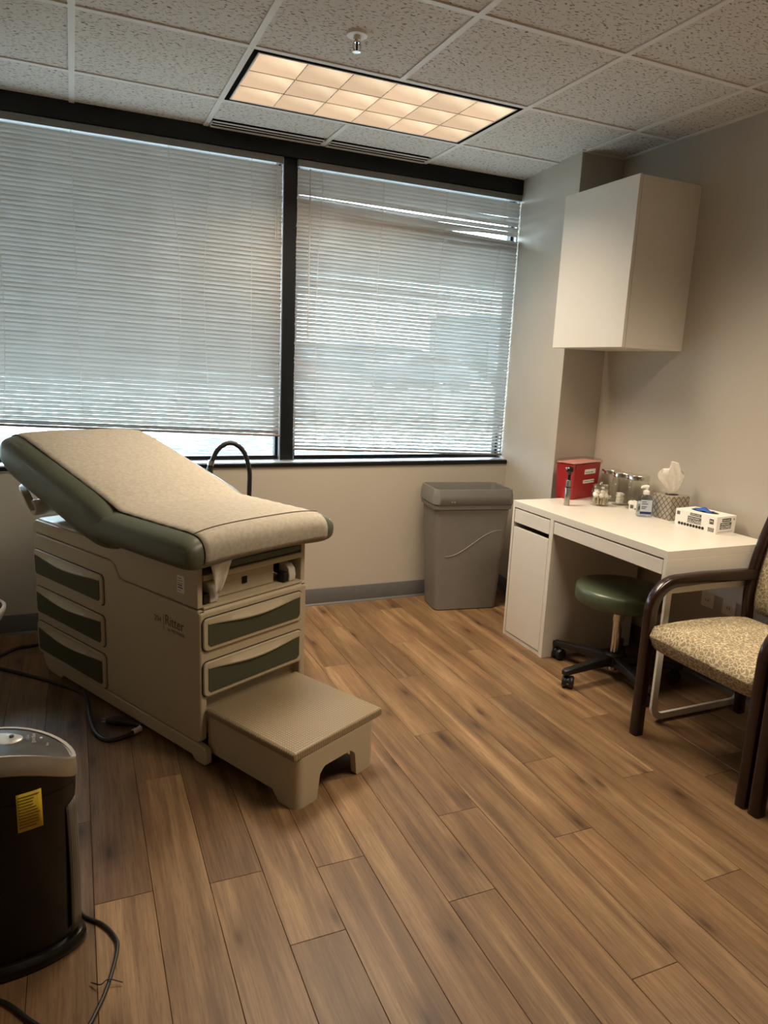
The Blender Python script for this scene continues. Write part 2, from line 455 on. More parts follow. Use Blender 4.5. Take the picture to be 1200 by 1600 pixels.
def tag(o, label, cat, group=None):
    o['label'] = label; o['category'] = cat
    if group: o['group'] = group
    return o
def structure(o, label=None, cat=None):
    o['kind'] = 'structure'
    if label: o['label'] = label
    if cat: o['category'] = cat
    return o
def thing(name, label, cat, loc=(0, 0, 0), rz=0.0, group=None):
    o = bpy.data.objects.new(name, None); COL.objects.link(o)
    o.empty_display_size = 0.05
    o.location = loc; o.rotation_euler = (0, 0, rz)
    return tag(o, label, cat, group)
def copy_tree(o, parent=None):
    c = o.copy(); COL.objects.link(c); c.parent = parent
    for ch in [q for q in COL.objects if q.parent == o]:
        copy_tree(ch, c)
    return c

def catmull(pts, n=8):
    P = [Vector(p) for p in pts]; P = [P[0] * 2 - P[1]] + P + [P[-1] * 2 - P[-2]]; out = []
    for i in range(1, len(P) - 2):
        for k in range(n):
            t = k / n; a, b, c, d = P[i - 1], P[i], P[i + 1], P[i + 2]
            out.append(0.5 * ((2 * b) + (c - a) * t + (2 * a - 5 * b + 4 * c - d) * t * t + (3 * b - a - 3 * c + d) * t ** 3))
    out.append(P[-2]); return out

def rrect(w, h, r, n=5, cx=0.0, cy=0.0):
    pts = []
    for sx, sy, a0 in ((1, 1, 0), (-1, 1, PI / 2), (-1, -1, PI), (1, -1, 1.5 * PI)):
        for k in range(n + 1):
            a = a0 + PI / 2 * k / n
            pts.append((cx + sx * (w / 2 - r) + r * math.cos(a), cy + sy * (h / 2 - r) + r * math.sin(a)))
    return pts

def text(name, body, size, loc, rot, m, parent=None, align='LEFT', stretch=1.0, ext=0.0002):
    cu = bpy.data.curves.new(name, 'FONT'); cu.body = body; cu.size = size; cu.align_x = align
    cu.extrude = ext; cu.resolution_u = 3
    t = bpy.data.objects.new(name, cu); COL.objects.link(t)
    dg = bpy.context.evaluated_depsgraph_get()
    me = bpy.data.meshes.new_from_object(t.evaluated_get(dg))
    bpy.data.objects.remove(t, do_unlink=True)
    me.materials.clear(); me.materials.append(m)
    o = bpy.data.objects.new(name, me); COL.objects.link(o)
    o.location = loc; o.rotation_euler = rot; o.scale = (stretch, 1, 1)
    if parent: o.parent = parent
    return o

# ------------------------------------------------------------------ the room
XL, XR, YB, YW = -1.45, 2.09, -3.45, 0.95
WY = 1.06                                         # outer face line of the window
# floor: sub-floor + every plank
fl = structure(box('floor', dark_core, XL, XR, YB, YW, -0.03, -0.006), 'oak look plank floor running toward the window wall', 'floor')
PW, PL, X0 = 0.147, 1.2, 0.37
starts = {0: -1.103, -1: -1.446, 2: -1.322, 1: -0.622, 4: -0.433, 5: -1.134, -3: -1.196, -4: -1.437, 3: -0.93, -2: -0.80}
plank_mesh = {}
def plank(x0, x1, y0, y1):
    w, l = round(x1 - x0 - 0.0012, 4), round(y1 - y0 - 0.0012, 4)
    key = (w, l)
    if key not in plank_mesh:
        me = bpy.data.meshes.new('plank')
        b = 0.0008
        vv = [(-w / 2, -l / 2, -.006), (w / 2, -l / 2, -.006), (w / 2, l / 2, -.006), (-w / 2, l / 2, -.006),
              (-w / 2, -l / 2, -b), (w / 2, -l / 2, -b), (w / 2, l / 2, -b), (-w / 2, l / 2, -b),
              (-w / 2 + b, -l / 2 + b, 0), (w / 2 - b, -l / 2 + b, 0), (w / 2 - b, l / 2 - b, 0), (-w / 2 + b, l / 2 - b, 0)]
        ff = [(3, 2, 1, 0), (0, 1, 5, 4), (1, 2, 6, 5), (2, 3, 7, 6), (3, 0, 4, 7), (4, 5, 9, 8), (5, 6, 10, 9), (6, 7, 11, 10), (7, 4, 8, 11), (8, 9, 10, 11)]
        me.from_pydata(vv, [], ff); me.materials.append(plank_m); plank_mesh[key] = me
    o = bpy.data.objects.new('plank', plank_mesh[key]); COL.objects.link(o); o.parent = fl
    o.location = ((x0 + x1) / 2, (y0 + y1) / 2, 0)
k0 = math.floor((XL - X0) / PW)
for k in range(k0, math.ceil((XR - X0) / PW)):
    xa, xb = max(XL, X0 + k * PW), min(XR, X0 + (k + 1) * PW)
    if xb - xa < 0.01: continue
    s = starts.get(k, rnd.uniform(-1.2, 0))
    y = s + PL * math.ceil((YB - s) / PL)
    ys = [YB] + ([y] if y - YB > 0.06 else [])
    y += PL
    while y < YW - 0.06: ys.append(y); y += PL
    ys.append(YW)
    for a, b in zip(ys, ys[1:]):
        plank(xa, xb, a, b)

# walls
wr = structure(box('wall_right', wall_paint, XR, XR + 0.12, YB - 0.12, 1.3, -0.03, CH + 0.12), 'beige painted wall behind the desk', 'wall')
structure(box('wall_left', wall_paint, XL - 0.12, XL, YB - 0.12, 1.3, -0.03, CH + 0.12), 'beige painted wall on the left side of the room', 'wall')
structure(box('wall_back', wall_paint, XL - 0.12, XR + 0.12, YB - 0.12, YB, -0.03, CH + 0.12), 'beige painted wall facing the windows', 'wall')
structure(box('wall_window', wall_paint, XL, XR, YW, YW + 0.2, -0.03, 0.838), 'low beige wall under the two windows', 'wall')
CX, CY = 1.812, 0.365
CXF = 1.895
structure(MB().prism([(CX, CY), (XR, CY), (XR, 1.2), (CXF + 0.02, 1.2)], 'z', 0.0, CH + 0.05).build('wall_column', wall_paint, bevel=0.003), 'boxed out wall column between window and desk', 'wall')
# baseboards with a small toe
def baseboard(name, pts, lab):
    """profile swept along straight runs: list of (x0,y0,x1,y1,nx,ny)"""
    mb = MB()
    for x0, y0, x1, y1, nx, ny in pts:
        prof = [(0, 0), (0.014, 0), (0.012, 0.006), (0.006, 0.012), (0.005, 0.1), (0.003, 0.103), (0, 0.103)]
        mb.loft([[(x0 + nx * a, y0 + ny * a, z) for a, z in prof], [(x1 + nx * a, y1 + ny * a, z) for a, z in prof]])
    return structure(mb.build(name, base_vinyl), lab, 'baseboard')
baseboard('baseboard_window', [(XL, YW, CXF - 0.03, YW, 0, -1)], 'grey vinyl baseboard under the windows')
baseboard('baseboard_column', [(CXF - 0.012, 0.95, CX, CY - .012, -1, 0), (CX - .012, CY, XR, CY, 0, -1)], 'grey vinyl baseboard around the column')
baseboard('baseboard_right', [(XR, CY, XR, YB, -1, 0)], 'grey vinyl baseboard below the desk wall')
baseboard('baseboard_left', [(XL, YB, XL, YW, 1, 0)], 'grey vinyl baseboard on the left wall')
baseboard('baseboard_back', [(XL, YB, XR, YB, 0, 1)], 'grey vinyl baseboard on the back wall')

# ceiling: slab above, T-bars and every tile
G = 0.61
YC = 1.03                                         # ceiling ends at the window head
ce = structure(box('ceiling', dark_core, XL, XR, YB, 1.2, CH + 0.06, CH + 0.1), 'suspended ceiling of fissured square tiles in a white grid', 'ceiling')
fixtures = [(0.0, 0.0), (G, -3 * G)]
xs = [i * G for i in range(-3, 5)]; ysg = [j * G for j in range(-6, 3)]
for x in xs:
    if XL < x < XR:
        y1 = YC if x < CX else CY
        cuts = [YB]
        for fx, fy in sorted(fixtures, key=lambda q: q[1]):
            if fx + 0.05 < x < fx + 2 * G - 0.05: cuts += [fy + 0.006, fy + G - 0.006]
        cuts.append(y1)
        for a, b in zip(cuts[::2], cuts[1::2]):
            box('ceiling_bar', grid_white, x - 0.012, x + 0.012, a, b, CH, CH + 0.03, ce)
for y in ysg:
    if YB < y < YC:
        box('ceiling_bar', grid_white, XL, XR if y < CY else CX + 0.06, y - 0.012, y + 0.012, CH + 0.0005, CH + 0.03, ce)
for nm, a in (('r', (XR - 0.02, XR, YB, CY)), ('l', (XL, XL + 0.02, YB, YC)), ('c', (CX - 0.02, CX, CY - 0.02, CY)), ('d', (CX, XR, CY - 0.02, CY)), ('w', (XL, CXF, YC - 0.010, YC + 0.012))):
    box('wall_angle', grid_white, a[0], a[1], a[2], a[3], CH - 0.001, CH + 0.025, ce)
tile_mesh = {}
def in_fix(cx, cy):
    return any(fx < cx < fx + 2 * G and fy < cy < fy + G for fx, fy in fixtures)
def ctile(x0, x1, y0, y1):
    x0 += 0.008; x1 -= 0.008; y0 += 0.008; y1 -= 0.008
    w, l = round(x1 - x0, 4), round(y1 - y0, 4)
    if (w, l) not in tile_mesh:
        t = MB().box(-w / 2, w / 2, -l / 2, l / 2, 0, 0.016).build('ceiling_tile', tile_m, ce, smooth=False)
        tile_mesh[(w, l)] = t.data
    else:
        t = link('ceiling_tile', tile_mesh[(w, l)], ce)
    t.location = ((x0 + x1) / 2, (y0 + y1) / 2, CH + 0.006)
xe = [XL] + [x for x in xs if XL < x < XR] + [XR]
ye = [YB] + [y for y in ysg if YB < y < YC] + [YC]
for xa, xb in zip(xe, xe[1:]):
    for ya, yb in zip(ye, ye[1:]):
        if in_fix((xa + xb) / 2, (ya + yb) / 2): continue
        if yb == YC and xa > -0.01 and xb < 2 * G + 0.01: yb = 0.905       # slot diffusers take the rest
        if xb > CX and ya >= CY - 0.01:
            if xa < CX: ctile(xa, CX + 0.12, ya, yb)
            continue
        if xb > CX + 0.01 and yb > CY:
            ctile(xa, xb, ya, CY)
            if xa < CX: ctile(xa, CX + 0.05, CY - 0.016, yb)
            continue
        ctile(xa, xb, ya, yb)

# windows: black frame, silver inner jambs, panes
FY0, FY1 = 1.045, 1.14
CW = 1.895
trim = MB()
trim.box(XL, CW, 1.012, FY1, 2.468, CH + 0.02)
structure(trim.build('trim_1', black_frame, bevel=0.002), 'black window head running under the ceiling', 'trim')
structure(box('trim_2', black_frame, 0.415, 0.49, FY0, FY1, 0.84, 2.47, bevel=0.002), 'black mullion between the two windows', 'trim')
sill = structure(MB().box(XL, CW, 0.944, FY1, 0.836, 0.858).build('trim_3', black_frame, bevel=0.002), 'dark window sill edge above the low wall', 'trim')
box('sill_cover', alu, XL, CW, 0.958, FY1, 0.858, 0.862, sill, bevel=0.001)
def window(n, x0, x1, lab):
    z0, z1 = 0.862, 2.468
    fr = MB(); t = 0.022
    for a in ((x0, x1, z0, z0 + t), (x0, x1, z1 - t, z1), (x0, x0 + t, z0 + t, z1 - t), (x1 - t, x1, z0 + t, z1 - t)):
        fr.box(a[0], a[1], 1.085, 1.13, a[2], a[3])
    w = structure(fr.build('window_%d' % n, black_frame, bevel=0.002), lab, 'window')
    box('jamb', alu, x0, x0 + 0.006, 1.05, 1.085, z0, z1, w)
    box('jamb', alu, x1 - 0.006, x1, 1.05, 1.085, z0, z1, w)
    box('pane', pane_m, x0 + t, x1 - t, 1.104, 1.110, z0 + t, z1 - t, w)
    return w
window(1, XL, 0.415, 'wide black framed window on the left behind a closed blind')
window(2, 0.49, CW, 'black framed window beside the column behind a damaged blind')

# ------------------------------------------------------------------ blinds
def sstep(a, b, x):
    t = max(0, min(1, (x - a) / (b - a))); return t * t * (3 - 2 * t)
def slat_mesh(length, fz=None, ftilt=None, tilt=1.2, nx=1):
    """curved strip slat; inner edge up, outer edge down; optional per-x drop and tilt"""
    rings = []
    W, N = 0.0255, 6
    for i in range(nx + 1):
        u = i / nx; x = -length / 2 + length * u
        th = ftilt(u) if ftilt else tilt
        dz = fz(u) if fz else 0.0
        top, bot = [], []
        for k in range(N + 1):
            q = k / N - 0.5
            crown = 0.0022 * (1 - (2 * q) ** 2)
            # slat axis e from outer-low to inner-high, normal n outward-up
            ey, ez = -math.cos(th), math.sin(th); ny, nz = math.sin(th), math.cos(th)
            for lst, off in ((top, 0.0002), (bot, -0.0002)):
                lst.append((x, ey * W * q + ny * (crown + off), ez * W * q + nz * (crown + off) + dz))
        rings.append(top + bot[::-1])
    return MB().loft(rings)

def blind(name, lab, x0, x1, y, ztop, zl, zr, nsl, tilt_f, special=None, cords=(), wand=None, pull=None):
    root = thing(name, lab, 'window blind', ((x0 + x1) / 2, y, min(zl, zr) - 0.02), 0.0, 'mini blinds on the window wall')
    L = x1 - x0; bx = (x0 + x1) / 2; bz = min(zl, zr) - 0.02
    P = root
    hr = MB().prism([(-0.016, 0), (0.016, 0), (0.016, 0.032), (0.012, 0.035), (-0.012, 0.035), (-0.016, 0.032)], 'x', -L / 2, L / 2).build('headrail', alu_grey, P, bevel=0.001, loc=(0, 0, ztop - bz))
    zt = ztop - 0.022
    meshes = {}
    for i in range(nsl):
        fr = i / (nsl - 1)
        zc = zt + ((zl + zr) / 2 + 0.018 - zt) * fr
        sl = (zr - zl) * fr
        ang = -math.atan2(sl, L)
        if special and i in special:
            s = special[i]
            o = slat_mesh(L, s[0], s[1], nx=24).build('slat', slat_m, P, ang=60)
        else:
            key = round(tilt_f(fr), 2)
            if key not in meshes:
                o = slat_mesh(L, None, None, key, 1).build('slat', slat_m, P, ang=60); meshes[key] = o.data
            else:
                o = link('slat', meshes[key], P)
        o.location = (rnd.uniform(-0.0015, 0.0015), rnd.uniform(-0.0006, 0.0006), zc - bz + rnd.uniform(-0.0004, 0.0004))
        o.rotation_euler = (rnd.uniform(-0.008, 0.008), ang, 0)
    MB().prism(rrect(0.022, 0.012, 0.004, 3), 'x', -L / 2, L / 2).build('bottom_rail', rail_m, P, loc=(0, 0, (zl + zr) / 2 - bz), rot=(0, -math.atan2(zr - zl, L), 0))
    for cx_, bow in cords:
        zb = zl + (zr - zl) * (cx_ - x0) / L
        pts = [(cx_ - bx + bow * math.sin(PI * t) * (1.0 if t > 0.3 else t / 0.3), -0.0135, ztop - bz - (ztop - zb) * t) for t in [k / 14 for k in range(15)]]
        MB().tube(pts, 0.0011, 5).build('ladder_cord', cord_m, P)
    if wand:
        wx, z0, z1 = wand
        w_ = MB().tube([(wx - bx, -0.03, z0 - bz), (wx - bx + .002, -0.032, (z0 + z1) / 2 - bz), (wx - bx + 0.004, -0.03, z1 - bz)], 0.0032, 6).build('wand', wand_m, P)
    if pull:
        px, z0, z1 = pull
        MB().tube([(px - bx, -0.024, z0 - bz), (px - bx - .004, -0.026, z1 - bz), (px - bx + 0.002, -0.027, z1 - bz - 0.006), (px - bx + 0.008, -0.026, z1 - bz), (px - bx + 0.007, -0.024, z0 - bz)], 0.0012, 5).build('pull_cord', cord_m, P)
    return root
alu_grey = mat('headrail_enamel', (120, 120, 118), 0.4, 0.2)
rail_m = mat('rail_enamel', (112, 104, 98), 0.45)
cord_m = mat('cord_string', (196, 190, 180), 0.8)
wand_m = mat('wand_plastic', (168, 164, 156), 0.3)

blind('mini_blind', 'closed grey mini blind on the wide left window', -1.43, 0.402, 1.030, 2.43, 1.068, 1.004, 67,
      lambda f: 1.08 - 0.10 * f - 0.10 * sstep(0.6, 1.0, f),
      cords=((-0.62, 0.0), (-0.18, 0.05), (0.02, -0.03), (0.235, 0.0), (-0.97, 0.03)), pull=(0.365, 2.43, 2.05), wand=None)
special = {
    4: (lambda u: -0.004 * sstep(0.2, 1, u), lambda u: 1.05 - 0.2 * sstep(0.2, 1, u)),
    5: (lambda u: -0.006 * sstep(0.1, 0.9, u), lambda u: 1.28),
    6: (lambda u: -0.004 - 0.012 * sstep(0.0, 0.6, u), lambda u: 0.75 + 0.4 * sstep(0.3, 0.8, u)),
    7: (lambda u: -0.004 - 0.018 * sstep(0.05, 0.7, u), lambda u: 1.42 - 0.3 * u),
    8: (lambda u: -0.003 - 0.014 * sstep(0.0, 0.5, u) + 0.022 * sstep(0.6, 1, u), lambda u: 1.3 - 0.9 * sstep(0.55, 1, u)),
    9: (lambda u: -0.018 * sstep(0.0, 0.5, u) - 0.012 * sstep(0.6, 1.0, u), lambda u: 1.40 - 0.3 * sstep(0.55, 1, u)),
    10: (lambda u: -0.010 * sstep(0.0, 0.4, u) - 0.016 * sstep(0.5, 1.0, u), lambda u: 1.3 + 0.1 * u),
    11: (lambda u: -0.012 * sstep(0.3, 0.9, u), lambda u: 1.2 - 0.5 * sstep(0.4, 1, u)),
    12: (lambda u: -0.009 * sstep(0.3, 0.9, u), lambda u: 1.25 - 0.1 * u),
}
blind('mini_blind', 'partly open mini blind with bent upper slats beside the column', 0.484, 1.888, 1.028, 2.43, 0.928, 0.885, 72,
      lambda f: 1.10 - 0.30 * sstep(0.12, 0.34, f) + 0.09 * sstep(0.4, 0.8, f) - 0.40 * sstep(0.88, 1.0, f), special,
      cords=((0.62, -0.02), (0.98, -0.02), (1.38, -0.03), (1.78, -0.06)), wand=(0.545, 2.42, 1.55))

# ------------------------------------------------------------------ ceiling fittings
def troffer(fx, fy, lab, power=1.0):
    W, D = 2 * G, G
    r = thing('ceiling_light', lab, 'ceiling light', (fx + W / 2, fy + D / 2, CH), 0, 'recessed ceiling lights')
    a, b = W / 2 - 0.014, D / 2 - 0.014
    fr = MB()
    for q in ((-a, a, -b, -b + 0.017), (-a, a, b - 0.017, b), (-a, -a + 0.017, -b + .017, b - .017), (a - 0.017, a, -b + .017, b - .017)):
        fr.box(q[0], q[1], q[2], q[3], 0.0, 0.06)
    fr.build('frame', slot_black, r)
    a2, b2 = a - 0.019, b - 0.019
    box('housing', grid_white, -a2, a2, -b2, b2, 0.046, 0.058, r)
    lip = MB()
    for q in ((-a2, a2, -b2, -b2 + 0.006), (-a2, a2, b2 - 0.006, b2), (-a2, -a2 + 0.006, -b2 + .006, b2 - .006), (a2 - 0.006, a2, -b2 + .006, b2 - .006)):
        lip.box(q[0], q[1], q[2], q[3], -0.001, 0.05)
    lip.build('lip', grid_white, r)
    nx, ny = 6, 3
    cw, cd = (2 * a2 - 0.012) / nx, (2 * b2 - 0.012) / ny
    me = None
    for i in range(nx):
        for j in range(ny):
            if me is None:
                mb = MB()
                prof = [(1.0, 0.0), (0.985, 0.004), (0.80, 0.012), (0.5, 0.020), (0.12, 0.025)]
                rings = []
                for s_, z in prof:
                    hx, hy = cw / 2 * s_ - 0.0012, cd / 2 * s_ - 0.0012
                    rings.append([(-hx, -hy, z), (hx, -hy, z), (hx, hy, z), (-hx, hy, z)])
                mb.loft(rings, False, True)
                c = mb.build('louver_cell', lens_m, r, ang=5); me = c.data
            else:
                c = link('louver_cell', me, r)
            c.location = (-a2 + 0.006 + cw * (i + 0.5), -b2 + 0.006 + cd * (j + 0.5), 0.0)
    for i in range(1, nx):
        xx = -a2 + 0.006 + cw * i; box('louver_blade', louver_m, xx - 0.0016, xx + 0.0016, -b2 + .006, b2 - .006, -0.001, 0.012, r)
    for j in range(1, ny):
        yy = -b2 + 0.006 + cd * j; box('louver_blade', louver_m, -a2 + .006, a2 - .006, yy - 0.0016, yy + 0.0016, -0.0012, 0.012, r)
    ld = bpy.data.lights.new('fixture_lamp', 'AREA'); ld.shape = 'RECTANGLE'
    ld.size = 2 * a2; ld.size_y = 2 * b2; ld.energy = LAMP_W * power; ld.spread = math.radians(125); ld.color = LAMP_C
    lo = bpy.data.objects.new('fixture_lamp', ld); COL.objects.link(lo); lo.parent = r; lo.location = (0, 0, -0.006)
    return r
troffer(*fixtures[0], 'lit recessed ceiling light with eighteen louver cells above the windows')
troffer(*fixtures[1], 'recessed ceiling light at the back of the room behind the viewer', 0.8)

def diffuser(x0, x1, lab):
    r = thing('slot_diffuser', lab, 'air vent', ((x0 + x1) / 2, 0.95, CH - 0.002), 0, 'linear slot air vents by the window')
    hw = (x1 - x0) / 2 - 0.014
    fr = MB()
    for y0, y1 in ((-0.042, -0.028), (-0.003, 0.010), (0.035, 0.072)):
        fr.box(-hw, hw, y0, y1, 0, 0.003)
    fr.box(-hw, -hw + 0.006, -0.042, 0.072, 0.0, 0.004); fr.box(hw - 0.006, hw, -0.042, 0.072, 0.0, 0.004)
    fr.build('frame', grid_white, r)
    box('slot', slot_black, -hw + .006, hw - .006, -0.028, -0.003, 0.0015, 0.03, r)
    box('slot', slot_black, -hw + .006, hw - .006, 0.010, 0.035, 0.0015, 0.03, r)
diffuser(0.0, G, 'slotted air vent at the window head, left of the pair')
diffuser(G, 2 * G, 'slotted air vent at the window head, right of the pair')

r = thing('fire_sprinkler', 'chrome fire sprinkler head on a white ceiling ring', 'sprinkler', (0.308, -0.283, CH))
MB().lathe([(0.012, 0.004), (0.012, -0.002), (0.024, -0.006), (0.036, -0.003), (0.038, 0.006)], 28).build('escutcheon', white_plastic, r)
MB().lathe([(0.009, 0.003), (0.013, -0.004), (0.013, -0.016), (0.010, -0.019), (0.010, -0.024)], 16).build('body', chrome, r)
for s in (-1, 1):
    MB().tube(catmull([(s * 0.009, 0, -0.02), (s * 0.014, 0, -0.033), (s * 0.010, 0, -0.046), (s * 0.003, 0, -0.052)], 5), 0.0028, 8).build('frame_arm', chrome, r)
MB().lathe([(0.004, -0.022), (0.004, -0.05)], 10).build('bulb', gloss_black, r)
MB().lathe([(0.005, -0.05), (0.014, -0.053), (0.015, -0.055), (0.005, -0.057)], 18).build('deflector', chrome, r)

# ------------------------------------------------------------------ exam table (local x toward the foot end, y toward the far side)
TA = math.radians(-62.5)
ET = thing('exam_table', 'beige medical exam table with green upholstery, drawers and pull out step', 'exam table')
OX, OY = -0.291, -0.544
ET.rotation_euler = (0, 0, TA)
ET.location = (OX + math.cos(TA) * -0.6 - math.sin(TA) * 0.255, OY + math.sin(TA) * -0.6 + math.cos(TA) * 0.255, 0)
OFF = (0.6, -0.255, 0)
def ep(mb, name, m, parent=None, **kw):
    """part of the exam table, written in s,t,z measured from its near foot corner"""
    mb.v = [(x + OFF[0], y + OFF[1], z) for x, y, z in mb.v]
    return mb.build(name, m, parent or ET, **kw)

BL = [(-1.2, 0.10), (-1.2, 0.612), (-1.185, 0.627), (-0.566, 0.627), (-0.535, 0.618), (-0.518, 0.592), (-0.505, 0.573), (-0.475, 0.566), (-0.012, 0.566), (0.0, 0.554), (0.0, 0.237), (-0.04, 0.237), (-0.04, 0.075), (-1.175, 0.075)]
ep(MB().prism(BL, 'y', 0.018, 0.492), 'body', cream, bevel=0.006, seg=2)
side_poly = [(-1.2, 0.10), (-1.2, 0.612), (-1.185, 0.627), (-0.566, 0.627), (-0.535, 0.618), (-0.518, 0.592), (-0.505, 0.573), (-0.475, 0.566), (-0.012, 0.566), (0.0, 0.554), (0.0, 0.085), (-0.02, 0.068), (-1.17, 0.068)]
for y0, y1 in ((0.0, 0.03), (0.48, 0.51)):
    ep(MB().prism(side_poly, 'y', y0, y1), 'side_panel', cream, bevel=0.012, seg=4)
up = [(-1.2, 0.632), (-0.566, 0.632), (-0.53, 0.622), (-0.512, 0.596), (-0.5, 0.578), (-0.475, 0.571), (-0.012, 0.571), (-0.012, 0.722), (-0.55, 0.715), (-0.78, 0.692), (-1.17, 0.688), (-1.2, 0.665)]
for y0, y1 in ((0.0, 0.022), (0.488, 0.51)):
    ep(MB().prism(up, 'y', y0, y1), 'upper_panel', cream, bevel=0.004)
ep(MB().box(-1.18, -0.12, 0.02, 0.49, 0.60, 0.69), 'inner_core', dark_core)
hump = [(-1.195, 0.655), (-1.18, 0.682), (-1.15, 0.698), (-0.86, 0.706), (-0.80, 0.69), (-0.78, 0.655)]
ep(MB().prism(hump, 'y', 0.006, 0.504), 'rear_cap', cream_grey, bevel=0.01, seg=3)
# skirt with feet
skirt = [(-1.14, 0.02), (-1.165, 0.068), (0.0, 0.068), (0.03, 0.062), (0.036, 0.045), (0.036, 0.008), (0.024, 0.0), (-0.03, 0.0), (-0.05, 0.016), (-0.98, 0.016), (-1.0, 0.0), (-1.1, 0.0)]
for y0, y1 in ((-0.004, 0.022), (0.488, 0.514)):
    ep(MB().prism(skirt, 'y', y0, y1), 'skirt', cream, bevel=0.005, seg=2)
ep(MB().box(-1.1, -0.06, 0.025, 0.485, 0.02, 0.08), 'base_core', dark_core)

def drawer(w, h, parent, m4, wave=1.0):
    """drawer front in its own x (width), z (height), facing -y; m4 places it"""
    mb = MB().prism(rrect(w, h, 0.02, 5), 'y', -0.010, 0.012).xform(m4)
    d = ep(mb, 'drawer', cream, bevel=0.004, seg=2)
    iw, ih = w - 0.036, h * 0.70
    zb = -h / 2 + 0.016
    top = []
    n = 20
    for i in range(n + 1):
        u = i / n
        zt = zb + ih - 0.014 * wave * (math.sin(PI * max(0, min(1, (u - 0.06) / 0.88))) ** 1.2)
        top.append((iw / 2 - iw * u, zt))
    poly = [(-iw / 2, zb + 0.01), (-iw / 2 + 0.01, zb), (iw / 2 - 0.01, zb), (iw / 2, zb + 0.01)] + top
    mg = MB().prism(poly, 'y', -0.0125, -0.006).xform(m4)
    mg.v = [(x + OFF[0], y + OFF[1], z) for x, y, z in mg.v]
    mg.build('olive_insert', green_panel, d)
    # scooped pull lip above the insert
    rows = []
    for i in range(n + 1):
        u = i / n; x = iw / 2 - iw * u; zt = top[i][1]
        dep = 0.012 * math.sin(PI * u) ** 0.8 + 0.001
        rows.append([(x, -0.0105, zb + ih + 0.016), (x, -0.0105 - dep * 0.6, zb + ih - 0.002), (x, -0.0112 - dep, zt + 0.004), (x, -0.0112 - dep * 0.9, zt - 0.001), (x, -0.009, zt)])
    ml = MB().loft(rows, True, True, closed=True).xform(m4)
    ml.v = [(x + OFF[0], y + OFF[1], z) for x, y, z in ml.v]
    ml.build('pull_lip', cream, d, ang=50)
    # dark reveal round the drawer
    rv = MB().prism(rrect(w + 0.007, h + 0.007, 0.022, 5), 'y', -0.0012, 0.004).xform(m4)
    rv.v = [(x + OFF[0], y + OFF[1], z) for x, y, z in rv.v]
    rv.build('reveal', dark_core, d)
    return d
for z0, z1 in ((0.432, 0.556), (0.256, 0.386), (0.076, 0.222)):
    drawer(0.572, z1 - z0, ET, Matrix.Translation((-0.902, 0.0, (z0 + z1) / 2)))
for z0, z1 in ((0.418, 0.536), (0.248, 0.376)):
    drawer(0.472, z1 - z0, ET, Matrix.Translation((0.0, 0.246, (z0 + z1) / 2)) @ Matrix.Rotation(PI / 2, 4, 'Z'))

# front opening under the seat: shelf, foot-rest caps, slide-out pan and leg pad
ep(MB().box(-0.11, -0.004, 0.02, 0.49, 0.566, 0.576), 'shelf', cream, bevel=0.003)
ep(MB().box(-0.075, -0.055, 0.10, 0.385, 0.577, 0.652), 'recess_panel', cream, bevel=0.004)
ep(MB().box(-0.0555, -0.052, 0.228, 0.252, 0.605, 0.632), 'badge', gloss_black, bevel=0.001)
for t0 in (0.058, 0.432):
    prof = [(-0.08, 0.577), (-0.02, 0.577), (-0.016, 0.60), (-0.022, 0.628), (-0.04, 0.645), (-0.08, 0.65)]
    c = ep(MB().prism(prof, 'y', t0 - 0.0, t0 + 0.036), 'footrest_cap', cream_grey, bevel=0.006, seg=3)
    ep(MB().box(-0.06, -0.021, t0 - 0.024, t0 - 0.002, 0.58, 0.615), 'bracket', black_plastic, bevel=0.002)
ep(MB().box(-0.30, -0.006, 0.022, 0.488, 0.668, 0.690), 'pan_front', cream, bevel=0.005)
ep(MB().box(-0.30, -0.012, 0.10, 0.485, 0.691, 0.722), 'leg_pad', green_vinyl, bevel=0.010, seg=3)
# pull-out step
def step_zb(p):
    s_, t_, onfront = p
    if not onfront:
        return 0.034 if s_ < 0.34 else max(0.0, 0.034 * (1 - (s_ - 0.34) / 0.03))
    q = min(t_ - 0.032, 0.42 - t_)
    if q < 0.096: return 0.0
    if q < 0.106: return 0.085 * (q - 0.096) / 0.010
    if q < 0.136: return 0.085 + 0.023 * math.sin(PI / 2 * (q - 0.106) / 0.03)
    return 0.108
def step_path(inset):
    x1, y0, y1, r_ = 0.452 - inset, 0.032 + inset, 0.42 - inset, 0.03 - inset * 0.8
    pts = [(0.33 * k / 6, y0, False) for k in range(7)] + [(0.34 + 0.03 * k / 4, y0, False) for k in range(5)]
    pts += [(x1 - r_ + r_ * math.sin(PI / 2 * k / 6), y0 + r_ - r_ * math.cos(PI / 2 * k / 6), False) for k in range(7)]
    n = 64
    pts += [(x1, y0 + r_ + (y1 - y0 - 2 * r_) * k / n, True) for k in range(1, n)]
    pts += [(x1 - r_ + r_ * math.cos(PI / 2 * k / 6), y1 - r_ + r_ * math.sin(PI / 2 * k / 6), False) for k in range(7)]
    pts += [(0.37 - 0.03 * k / 4, y1, False) for k in range(5)] + [(0.33 - 0.33 * k / 6, y1, False) for k in range(7)]
    return pts
po, pi_ = step_path(0.0), step_path(0.022)
ep(MB().loft([[(a[0], a[1], 0.178), (a[0], a[1], step_zb(a)), (b_[0], b_[1], step_zb(a)), (b_[0], b_[1], 0.178)] for a, b_ in zip(po, pi_)]), 'step_body', cream, ang=40)
ep(MB().box(-0.05, 0.43, 0.05, 0.40, 0.12, 0.176), 'step_tray', cream)
